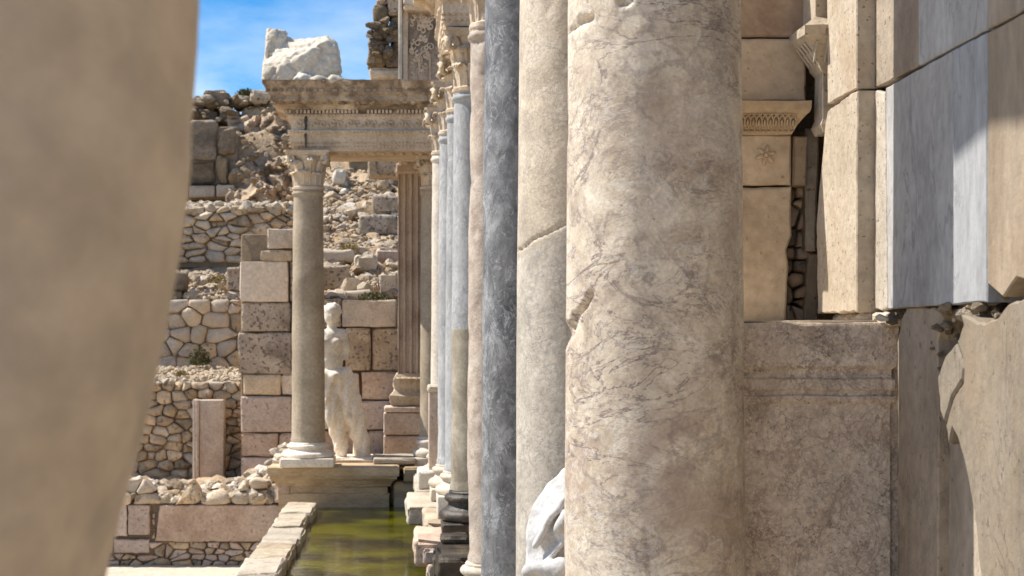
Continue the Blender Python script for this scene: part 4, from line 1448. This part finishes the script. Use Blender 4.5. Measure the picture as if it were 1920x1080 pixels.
pts, szs = [], []
for i in range(1100):
    p, d_ = slope_pt(rng.uniform(600, 760), rng.uniform(312, 560))
    pts.append(p); szs.append(rng.choice([.05, .07, .1, .14]))
gravel('gravel', pts, szs, M['rubble'], hill, 8)
for i in range(190):
    px, py = rng.uniform(606, 750), rng.uniform(322, 560)
    if px < 672 and py < 345: continue
    p, d_ = slope_pt(px, py)
    rock_at(hill, p, rng.choice([.12, .15, .2, .26, .34]), rng, rng.choice(['rubble', 'pale_rubble', 'rubble', 'pale_rubble', 'white']))
fb = thing('fallen_blocks', 'heap of fallen squared blocks on the rubble slope left of the fluted pilaster', 'blocks', P(700, 560, 24))
for a, b_, c, e, mt in ((672, 748, 404, 441, 'ashlar'), (698, 748, 366, 402, 'ashlar'), (728, 752, 330, 350, 'ashlar'), (708, 727, 335, 356, 'rubble'), (712, 750, 312, 330, 'pale_rubble'),
                        (600, 664, 470, 494, 'limestone'), (706, 748, 466, 492, 'pink'), (666, 706, 478, 510, 'pale_rubble'), (600, 655, 498, 545, 'ashlar'), (712, 748, 510, 558, 'limestone'),
                        (625, 648, 318, 348, 'white'), (612, 700, 545, 562, 'limestone')):
    p, d_ = slope_pt((a + b_) / 2, e)
    v, f = block(X(a, d_), X(b_, d_), d_ - .1, d_ + .5, Z(e, d_), Z(c, d_), r=.05, div=3, amp=.035, chip=.06, ns=3.5)
    emit('stone_block', v, f, M[mt], fb)
for px, py, s in ((655, 540, .46), (690, 545, .3), (640, 552, .26), (735, 500, .25)):
    p, d_ = slope_pt(px, py)
    rock_at(fb, (p[0], d_ - .2, p[2]), s, rng, 'pale_rubble', name='boulder')

# dark block put in as the shadowed hole under the soffit
v, f = block(X(655, 31), X(700, 31), 30.6, 31.4, Z(345, 31), Z(300, 31), r=.03, amp=.03)
emit('stone', v, f, M['rock'], hill)

# ------------------------------------------------------------------ dark ruin and carved pier above the entablature
dr_ = thing('ruined_wall', 'tall dark ruined wall rising behind the right end of the far entablature', 'wall', (X(720, 25), 25, 0))
for a, b_, c, e, mt in ((693, 752, 126, 148, 'limestone'), (691, 752, 149, 330, 'ashlar'), (690, 722, 76, 125, 'rock'), (724, 752, 84, 125, 'rock'), (698, 730, 40, 75, 'rock'), (731, 752, 30, 83, 'rock'), (690, 700, 60, 76, 'rock'),
                        (700, 726, 8, 39, 'rock'), (727, 752, -30, 29, 'ashlar'), (706, 728, -40, 7, 'ashlar')):
    v, f = block(X(a, 25), X(b_, 25), 25 + rng.uniform(-.08, .05), 25.7, Z(e, 25), Z(c, 25), r=.05, div=3, amp=.04, chip=.08, ns=3)
    emit('stone_block', v, f, M[mt], dr_)
for i in range(34):
    rock_at(dr_, P(rng.uniform(692, 745), rng.uniform(30, 122), 24.92), rng.choice([.1, .16, .22]), rng, 'rock')

cp = thing('carved_pier', 'tall carved pier with framed relief panel standing on the far entablature', 'pier', (X(785, 21.2), 21.3, 3.9))
CD = 21.2
v, f = block(X(762, CD), X(835, CD), CD + .06, CD + .6, 3.95, Z(-60, CD), r=.015, div=4, amp=.006)
emit('pier_body', v, f, M['carved_dark'], cp)
v, f = block(X(747, CD), X(754, CD), CD - .05, CD + .6, 3.95, Z(-60, CD), r=.012, div=4, amp=.005)
emit('frame', v, f, M['white'], cp)  # white strip: the sunlit left edge put into the colour
v, f = block(X(754.5, CD), X(765, CD), CD, CD + .6, 3.95, Z(-60, CD), r=.012, div=4, amp=.008)
emit('frame', v, f, M['carved'], cp)
v, f = block(X(756, CD - .1), X(812, CD - .1), CD - .1, CD + .5, Z(22, CD), Z(9, CD), r=.02, div=4, amp=.012, chip=.04)
emit('cornice', v, f, M['carved'], cp)
pl = ragged([(X(756, CD), Z(9, CD)), (X(806, CD), Z(20, CD)), (X(806, CD), Z(14, CD)), (X(785, CD), Z(-2, CD)), (X(756, CD), Z(-12, CD))], .05, .012, 3)
v, f = prism(pl, CD - .14, .5, .02)
emit('broken_top', v, f, M['white'], cp)
parts = []
rg = random.Random(6)
for i in range(60):
    px, py = rg.uniform(769, 808), rg.uniform(28, 146)
    s = rg.choice([1, -1])
    r0 = rg.uniform(.025, .05)
    pth = [(X(px, CD) + r0 * (1 - k / 13) * math.sin(k / 9 * 5) * s, CD + .05, Z(py, CD) + r0 * (1 - k / 13) * math.cos(k / 9 * 5)) for k in range(10)]
    parts.append(tube(pth, rg.uniform(.008, .014), 5))
v, f = merge(parts); emit('scroll_relief', v, f, M['carved'], cp, kind='stuff')
pth = [(X(796, CD) - .07 * math.cos(k / 12 * math.pi), CD + .045, Z(108, CD) + .09 * math.sin(k / 12 * math.pi)) for k in range(13)]
pth = [(pth[0][0], pth[0][1], Z(148, CD))] + pth + [(pth[-1][0], pth[-1][1], Z(148, CD))]
v, f = tube(pth, .016, 6); emit('arch_moulding', v, f, M['carved'], cp)

# ------------------------------------------------------------------ the high wall on the right
def WS(px, py, xw):
    d_ = FPX * xw / (px - VX)
    return (d_, EYE + (VY - py) / FPX * d_)


rwl = thing('marble_wall', 'high wall of upright cream and blue grey marble slabs at the right edge', 'wall', (1.3, 3.5, 0))
v, f = block(1.30, 2.1, -2.5, 21.2, 0, 4.22, r=.02, div=6, amp=.01)
emit('wall_core', v, f, M['mortar'], rwl)


def slab(poly_px, xw, mat, thick=.14, step=.03, amp=.0025, bev=.003, seed=0, name='wall_slab', par=None):
    pl = ragged([WS(a, b_, xw) for a, b_ in poly_px], step, amp, seed)
    v, f = prism(pl, xw, thick, bev, 'S')
    return emit(name, v, f, M[mat], par or rwl, smooth=25)


XA, XB = 1.131, 1.177
ZJ, ZB = EYE + .622, EYE + .068


def yj(px, xw, zrel): return VY - zrel * (px - VX) / xw      # photo row of a level joint on the wall


def lv(px, xw, zrel): return (px, yj(px, xw, zrel))


slab([lv(1552, XA, .620), lv(1606, XA, .620), lv(1606, XA, 1.5), lv(1548, XA, 1.5)], XA, 'cream_slab', .17, seed=1)
slab([lv(1533, XA, .066), lv(1606, XA, .066), lv(1607, XA, .615), lv(1552, XA, .605), (1548, 230), (1538, 330), (1531, 420)], XA, 'cream_slab', .17, .02, .007, seed=2)
slab([lv(1638, XB, .07), lv(1664, XB, .07), lv(1660, XB, .60), lv(1638, XB, .612)], XB - .002, 'cream_slab', .12, .02, .008, seed=3)
slab([lv(1664.5, XB, .07), lv(1786, XB, .072), lv(1786, XB, .615), lv(1661, XB, .608)], XB, 'blue_slab', .12, .03, .0025, seed=4)
slab([lv(1787, XB, .072), lv(1850, XB, .072), lv(1850, XB, .615), lv(1787, XB, .615)], XB - .004, 'pale_slab', .12, .03, .002, seed=5)
slab([lv(1851, XB, .11), (1880, 556), (1905, 520), lv(1990, XB, .08), lv(1990, XB, .615), lv(1851, XB, .615)], XB - .008, 'tan_slab', .12, .03, .004, seed=6)
slab([lv(1625, XB, .620), lv(1720, XB, .620), lv(1720, XB, 1.5), lv(1625, XB, 1.5)], XB, 'dark_slab', .12, .03, .003, seed=7)
slab([lv(1721, XB, .620), lv(1785, XB, .620), lv(1785, XB, 1.5), lv(1721, XB, 1.5)], XB + .003, 'blue_slab', .12, .03, .003, seed=8)
slab([lv(1786, XB, .620), lv(1850, XB, .620), lv(1850, XB, 1.5), lv(1786, XB, 1.5)], XB - .003, 'blue_slab', .12, .03, .003, seed=9)
slab([lv(1851, XB, .620), lv(1990, XB, .620), lv(1990, XB, 1.5), lv(1851, XB, 1.5)], XB - .006, 'tan_slab', .12, .03, .003, seed=10)
dd = 2.83
for wdt, mt in ((.62, 'tan_slab'), (.75, 'cream_slab'), (.55, 'pale_slab'), (.8, 'cream_slab'), (.7, 'tan_slab'), (.85, 'cream_slab'), (.9, 'cream_slab')):
    for z0_, z1_ in ((.01, 1.70), (1.71, 2.255), (2.262, 4.2)):
        v, f = block(1.17, 1.299, dd - wdt + .006, dd, z0_, z1_, r=.006, div=3, amp=.003, chip=.012)
        emit('wall_slab', v, f, M[mt], rwl)
    dd -= wdt
# lower part
slab([(1684, 1500), (1757, 1500), (1759, 760), (1757, 640), (1768, 590), (1750, 576), (1700, 578), (1690, 598), (1683, 640)], 1.19, 'dark_slab', .1, .03, .004, seed=11)
slab([(1757, 706), (1762, 770), (1770, 790), (1784, 742), (1803, 712), (1806, 690), (1800, 668), (1790, 643), (1772, 668)], 1.147, 'plaster', .14, .012, .005, bev=.005, seed=21, name='broken_slab')
slab([(1759, 1600), (1759, 700), (1905, 700), (1905, 1600)], 1.215, 'dark_slab', .08, .04, .003, seed=33)
slab([(1872, 1600), (1858, 1200), (1839, 1080), (1826, 960), (1812, 880), (1795, 822), (1785, 800), (1779, 832), (1773, 800), (1774, 794), (1787, 746), (1806, 715), (1808, 690), (1802, 664), (1793, 641), (1806, 612), (1802, 590), (1818, 597), (1845, 606), (1868, 596), (1886, 574), (1925, 552), (1995, 546), (1995, 1700)],
     1.15, 'plaster', .14, .014, .006, bev=.005, seed=12, name='broken_slab')
# crumbled pieces in the joint
rng = random.Random(8)
for px, py, s, k, xw in ((1795, 590, .05, 'rubble', 1.21), (1830, 586, .055, 'pale_rubble', 1.20), (1853, 588, .045, 'rubble', 1.2), (1770, 640, .05, 'rubble', 1.215), (1770, 690, .045, 'rubble', 1.215),
                         (1765, 610, .05, 'rubble', 1.22), (1815, 575, .04, 'rubble', 1.23), (1880, 580, .05, 'rock', 1.23), (1672, 600, .05, 'rubble', 1.17), (1655, 596, .035, 'white', 1.14), (1690, 590, .04, 'rubble', 1.2),
                         (1890, 545, .05, 'rubble', 1.2)):
    d_, z_ = WS(px, py, xw)
    rock_at(rwl, (xw, d_, z_), s, rng, k)
for i in range(26):
    px = rng.uniform(1786, 1900); t_ = (px - 1786) / 114
    py = rng.uniform(574, 604) - 14 * max(0, t_ - .7)
    d_, z_ = WS(px, py, 1.165 + rng.uniform(0, .05))
    rock_at(rwl, (1.165 + rng.uniform(0, .05), d_, z_), rng.choice([.016, .022, .03, .04]), rng, rng.choice(['rubble', 'pale_rubble', 'rubble']))
for i in range(22):
    px, py = rng.uniform(1756, 1786), rng.uniform(590, 760)
    d_, z_ = WS(px, py, 1.2)
    rock_at(rwl, (1.2 + rng.uniform(-.015, .02), d_, z_), rng.choice([.016, .024, .034]), rng, 'rubble')
for a, b_, mt in ((1560, 1590, 'cream_slab'), (1594, 1628, 'white'), (1634, 1662, 'cream_slab')):
    slab([(a, 611), (b_, 611), (b_, yj(b_, XB, .062)), (a, yj(a, XB, .062))], XB - .01, mt, .1, .012, .005, bev=.008, seed=a, name='packing_stone')

# niche pilaster beyond, facing the viewer
npl = thing('niche_pilaster', 'shaded tan pilaster with carved leaf band and a rosette beyond the nearest column', 'pilaster', (1.0, 4.5, 0))
ND = 4.4


def fslab(pts_px, d_, mat, thick=.2, step=.03, amp=.003, bev=.006, seed=0, name='stone_block', par=npl):
    pl = ragged([(X(a, d_), Z(b_, d_)) for a, b_ in pts_px], step, amp, seed)
    v, f = prism(pl, d_, thick, bev, 'F')
    return emit(name, v, f, M[mat], par, smooth=25)


fslab([(1662, 1500), (1689, 1500), (1688, 655), (1680, 640), (1662, 640)], 3.932, 'pedestal', .2, .02, .003, seed=31, name='edge_strip', par=rwl)
fslab([(1300, 69), (1512, 69), (1516, -200), (1300, -200)], ND + .01, 'brown_block', seed=1)
fslab([(1300, 190), (1512, 190), (1510, 72), (1300, 72)], ND + .004, 'tan_block', seed=2)
# moulded cap
v, f = ringbox(X(1300, ND), X(1485, ND), ND, ND + .3, [(0, Z(252, ND)), (.004, Z(247, ND)), (.006, Z(244, ND)), (.012, Z(236, ND)), (.03, Z(218, ND)), (.038, Z(213, ND)), (.042, Z(207, ND)), (.043, Z(193, ND)), (.03, Z(192, ND))], .04, .003, 3)
cap = emit('moulded_cap', v, f, M['tan_block'], npl, smooth=28)
parts = []
for k in range(14):
    px = 1345 + k * 10.6
    cx, cz = X(px, ND), Z(233, ND)
    yb = ND - .022
    parts.append(ellipsoid((cx, yb, cz), (.0045, .008, .013), 8, 5, (.5, 0, 0)))
    for s in (-1, 1):
        pth = [(cx + s * .0075 * math.sin(a), yb + .002 - .012 * (j / 6), cz - .016 + .034 * j / 6) for j, a in enumerate(np.linspace(.2, 2.6, 7))]
        parts.append(tube(pth, .0024, 5))
    parts.append(ellipsoid((cx, ND - .008, Z(247, ND)), (.005, .006, .004), 6, 4))
    for s in (-1, 0, 1):
        parts.append(tube([(cx, ND - .03, Z(222, ND)), (cx + s * .006, ND - .037, Z(216, ND))], .002, 4))
v, f = merge(parts); emit('leaf_band', v, f, M['tan_block'], cap, kind='stuff')
fslab([(1300, 347), (1484, 347), (1484, 252), (1300, 252)], ND + .002, 'tan_block', seed=4)
fslab([(1487, 347), (1513, 348), (1516, 255), (1487, 255)], ND + .05, 'tan_block', seed=5)
fslab([(1300, 640), (1472, 640), (1475, 560), (1479, 500), (1476, 470), (1484, 440), (1484, 351), (1300, 351)], ND, 'tan_block', amp=.004, seed=6)
fslab([(1511, 470), (1530, 470), (1538, 240), (1512, 240)], ND + .08, 'cream_slab', seed=7)
fslab([(1508, 605), (1535, 605), (1536, 475), (1516, 475)], ND + .1, 'dark_slab', seed=8)
# rosette
parts = [ellipsoid((X(1436, ND), ND - .004, Z(291, ND)), (.007, .009, .007), 10, 6)]
for k in range(6):
    a = k * math.pi / 3 + .3
    parts.append(ellipsoid((X(1436, ND) + .017 * math.cos(a), ND + .001, Z(291, ND) + .017 * math.sin(a)), (.013, .007, .0055), 8, 5, (0, -a, 0)))
pth = [(X(1436, ND) + .010 * math.cos(t), ND - .003, Z(291, ND) + .010 * math.sin(t)) for t in np.linspace(0, 6.4, 14)]
parts.append(tube(pth, .0022, 5))
v, f = merge(parts); emit('rosette', v, f, M['tan_block'], npl, smooth=60)
# rubble packed in the dark gap
for poly in cells(X(1474, ND + .12), X(1535, ND + .12), Z(606, ND + .12), Z(350, ND + .12), .045, .035, .006, rng, .08):
    v, f = cobble(poly, ND + .12, .1, .014, rng)
    emit('stone', v, f, rng.choice([M['rubble'], M['brown_block'], M['rock']]), npl, smooth=50)
v, f = block(X(1300, ND), 1.30, ND + .2, ND + .5, 0, 4.2, r=.01)
emit('wall_core', v, f, M['mortar'], npl)

# small moulded bracket capital against the wall
br = thing('bracket_capital', 'small moulded pilaster capital jutting from the wall with sunlit top', 'capital', (1.13, 4.4, 2.3))
bz = lambda y: Z(y, 4.33)
v, f = ringbox(1.135, 1.28, 4.31, 4.40, [(0, bz(250)), (.008, bz(235)), (.0, bz(222)), (0, bz(140)), (.012, bz(128)), (.014, bz(122)), (.028, bz(108)), (.034, bz(103)), (.036, bz(97)), (.05, bz(86)), (.056, bz(80)), (.066, bz(74)), (.066, bz(58)), (.05, bz(50)), (.03, bz(38)), (.028, bz(-120))], .02, .003, 2)
emit('moulding', v, f, M['cream_slab'], br, smooth=28)
parts = []
for k in range(4):
    xx = 1.135 - .03 + .03 * k
    parts.append(tube([(xx, 4.31 - .017, bz(120)), (xx, 4.31 - .031, bz(106)), (xx, 4.31 - .040, bz(97)), (xx, 4.31 - .053, bz(85))], .0035, 5))
for k in range(4):
    yy = 4.30 + .03 * k
    parts.append(tube([(1.135 - .017, yy, bz(120)), (1.135 - .031, yy, bz(106)), (1.135 - .040, yy, bz(97)), (1.135 - .053, yy, bz(85))], .0035, 5))
v, f = merge(parts); emit('leaf_row', v, f, M['cream_slab'], br, kind='stuff')

# pedestal in front of the wall
pd = thing('pedestal', 'tall pitted brown marble pedestal with worn mouldings right of the nearest column', 'pedestal', (.95, 4.1, 0))
PZ = lambda y: Z(y, 3.92)
v, f = ringbox(.70, X(1668, 3.92), 3.92, 4.36, [(0, 0), (0, .5), (0, 1.0), (0, 1.2), (0, PZ(770)), (.002, PZ(758)), (.008, PZ(754)), (.011, PZ(748)), (.011, PZ(744)), (.004, PZ(741)), (.004, PZ(735)), (.010, PZ(731)), (.011, PZ(712)), (.004, PZ(708)), (.004, PZ(694)), (.014, PZ(686)), (.016, PZ(650)), (.016, PZ(612)), (.012, PZ(606)), (.004, PZ(605))], .025, .0035, 6)
emit('pedestal_block', v, f, M['pedestal'], pd, smooth=28)
v, f = block(.72, X(1650, 3.95), 3.93, 4.34, PZ(604), PZ(601), r=.002, div=6, amp=.002)
emit('lit_top_edge', v, f, M['white'], pd)  # thin white strip painted in as the sunlit top edge
for px, py, s in ((1668, 626, .036), (1680, 612, .036), (1665, 600, .034), (1645, 601, .022), (1625, 603, .016), (1684, 632, .026), (1655, 614, .022), (1672, 590, .03), (1600, 603, .012), (1575, 604, .01)):
    rock_at(pd, P(px, py, 3.94), s, rng, 'pale_rubble', name='chip')

# ------------------------------------------------------------------ draped marble fragment behind the nearest column
fg = thing('drapery_fragment', 'bright white draped marble arm of a statue peeping out left of the nearest column', 'statue', (.52, 4.72, 0))
FD = 4.6


def G(px, py, dy=0): return (X(px, FD), FD + dy, Z(py, FD))


parts = [hull([G(988, 1075, .03), G(989, 1000, .04), G(1003, 952, .05), G(1032, 908, .05), G(1062, 880, .06), G(1120, 872, .10), G(1190, 960, .12), G(1190, 1180, .1),
               G(1010, 1070, -.02), G(1022, 990, -.025), G(1050, 935, -.02), G(1100, 900, -.01), G(1160, 1000, -.02), G(1160, 1150, -.02),
               G(1000, 1150, .04), G(1060, 920, .26), G(1010, 1000, .22), G(1010, 1150, .24), G(1180, 1000, .3), G(1180, 1200, .3)]),
         limb([G(990, 1066, -.04), G(1035, 1060, -.075), G(1090, 1062, -.07), G(1150, 1070, .0)], [.020, .030, .038, .045]),
         limb([G(1064, 962, -.045), G(1046, 985, -.05), G(1040, 1005, -.03)], [.020, .016, .008]),
         limb([G(1068, 925, -.03), G(1030, 965, -.035), G(1002, 1020, -.025)], [.012, .012, .010]),
         limb([G(1075, 945, -.04), G(1052, 1010, -.045), G(1020, 1050, -.04)], [.014, .010, .012]),
         ellipsoid(G(1090, 1200, .10), (.16, .13, .22), 18, 12)]


def ff(p): return .0032 * math.sin((p.x * 1.1 - p.z * .55 + p.y * .6) * 105 + 3.5 * nz(p, 8, 2)) + noise.noise(p * 22) * .002 + noise.noise(p * 60) * .0008


sculpt('drapery', parts, .005, M['drape'], fg, 3, ff)
v, f = ringbox(.40, .82, 4.52, 4.92, [(.03, 0), (.03, .08), (0, .11), (0, .62), (.03, .66), (.03, .70)], .05, .004, 4)
emit('pedestal', v, f, M['white'], fg, smooth=28)

# ------------------------------------------------------------------ foreground statue at the left edge
fs = thing('marble_statue', 'large blurred marble torso in the shade at the left edge, close to the viewer', 'statue', (-.32, 1.02, 0))
zc = [(0.09, -.13), (.35, -.14), (.7, -.135), (.95, -.15), (1.15, -.195), (1.28, -.222), (1.40, -.212), (1.4927, -.1863), (1.544, -.1713), (1.598, -.158), (1.651, -.1487), (1.70, -.140), (1.751, -.134), (1.80, -.1305), (1.851, -.1287), (1.93, -.130), (1.99, -.142), (2.04, -.175), (2.08, -.235), (2.12, -.262)]
zs_ = np.array([a for a, b_ in zc]); xr = np.array([b_ for a, b_ in zc])
V, F = [], []
NA = 72
zl = np.concatenate([np.linspace(.09, 1.4, 40), np.linspace(1.42, 2.12, 60)])
for z in zl:
    e = float(np.interp(z, zs_, xr))
    cx = -.335
    rx = e - cx
    ry = .15 if z > 1.3 else .16
    ry = min(ry, rx * .95)
    for k in range(NA):
        a = 2 * math.pi * k / NA
        fold = .008 * math.sin(a * 11 + z * 3) * (1 if z < 1.05 else max(0, 1 - (z - 1.05) / .15))
        p = (cx + rx * math.cos(a), 1.0 + ry * math.sin(a), z)
        g = fr(p, 5, 3) * .004 + fold
        V.append((p[0] + math.cos(a) * g, p[1] + math.sin(a) * g, z))
for i in range(len(zl) - 1):
    for k in range(NA): F.append((i * NA + k, i * NA + (k + 1) % NA, (i + 1) * NA + (k + 1) % NA, (i + 1) * NA + k))
F.append(tuple(range(NA))); F.append(tuple(range((len(zl) - 1) * NA, len(zl) * NA)))
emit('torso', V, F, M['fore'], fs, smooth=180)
hd = [limb([(-.335, 1.0, 2.08), (-.335, .99, 2.2)], [.075, .065]), ellipsoid((-.335, .99, 2.31), (.095, .115, .135), 16, 12), ellipsoid((-.335, 1.0, 2.35), (.108, .122, .11), 16, 12), ellipsoid((-.335, .875, 2.30), (.018, .03, .03), 8, 6)]
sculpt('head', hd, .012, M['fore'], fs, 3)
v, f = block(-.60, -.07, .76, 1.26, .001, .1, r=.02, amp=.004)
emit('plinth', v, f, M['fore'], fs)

# ------------------------------------------------------------------ plants
def tuft(name, label, cat, c, rad, n, leaf, mat, seed, flat=.8, stems=True):
    rg = random.Random(seed)
    t = thing(name, label, cat, c)
    V, F = [], []
    for i in range(n):
        a, b_ = rg.uniform(0, 6.28), math.acos(rg.uniform(0, 1))
        r = rad * rg.uniform(.3, 1) ** .6 * (1 + .3 * noise.noise(Vector((a * 2, b_ * 3, seed))))
        p = Vector((r * math.sin(b_) * math.cos(a), r * math.sin(b_) * math.sin(a), r * math.cos(b_) * flat + .0)) + Vector(c)
        u = Vector((rg.gauss(0, 1), rg.gauss(0, 1), rg.gauss(0, 1))).normalized(); w_ = u.cross(Vector((rg.gauss(0, 1), rg.gauss(0, 1), rg.gauss(0, 1)))).normalized()
        s = leaf * rg.uniform(.6, 1.3)
        o = len(V)
        V += [tuple(p - u * s), tuple(p + w_ * s * .4), tuple(p + u * s), tuple(p - w_ * s * .4)]
        F.append((o, o + 1, o + 2, o + 3))
    emit('foliage', V, F, mat, t, smooth=0, recalc=False, kind='stuff')
    parts = []
    for i in range(9):
        a = rg.uniform(0, 6.28); r = rad * .7
        parts.append(tube([c, (c[0] + r * .4 * math.cos(a), c[1] + r * .4 * math.sin(a), c[2] + rad * .45 * flat), (c[0] + r * math.cos(a), c[1] + r * math.sin(a), c[2] + rad * rg.uniform(.5, .9) * flat)], .006, 4))
    v, f = merge(parts); emit('stems', v, f, M['twig'], t)
    return t


tuft('shrub', 'small olive green tuft growing at the foot of the pale terrace wall', 'shrub', P(375, 684, 25.2), .19, 700, .025, M['leaf'], 3, 1.5)
tuft('shrub', 'low green bush on the skyline above the tumbled ruin', 'shrub', P(465, 182, 34.5), .28, 700, .04, M['leaf'], 4, .6)
tuft('shrub', 'tiny dark plants in the crack above the squared wall block', 'shrub', P(700, 562, 22.6), .22, 320, .03, M['leaf'], 5, .5)
M['straw'] = simple('dry straw', (.36, .27, .12))
tuft('dry_grass', 'straw coloured dry grass among the dark blocks with gaps', 'grass tuft', P(405, 530, 26.6), .2, 500, .03, M['straw'], 7, .7)
tuft('dry_grass', 'straw coloured dry grass on the rubble slope by the fallen blocks', 'grass tuft', P(655, 468, 25.2), .16, 400, .025, M['straw'], 8, .7)
tuft('dry_grass', 'straw coloured dry grass on the gravel bank above the dry stone wall', 'grass tuft', P(340, 705, 24.2), .12, 300, .022, M['straw'], 9, .7)
dt = thing('dry_shrub', 'dry reddish twigs sprouting beside the fallen blocks', 'shrub', P(716, 556, 22.8))
rg = random.Random(12)
parts = []
for i in range(26):
    a, b_ = rg.uniform(695, 738), rg.uniform(470, 535)
    p0 = P(716 + rg.uniform(-4, 4), 556, 22.8)
    p2 = P(a, b_, 22.8 + rg.uniform(-.2, .2))
    pm = tuple((u + v_) / 2 + rg.uniform(-.04, .04) for u, v_ in zip(p0, p2))
    parts.append(tube([p0, pm, p2], lambda t: .007 - .004 * t, 4))
v, f = merge(parts); emit('twigs', v, f, M['twig'], dt)
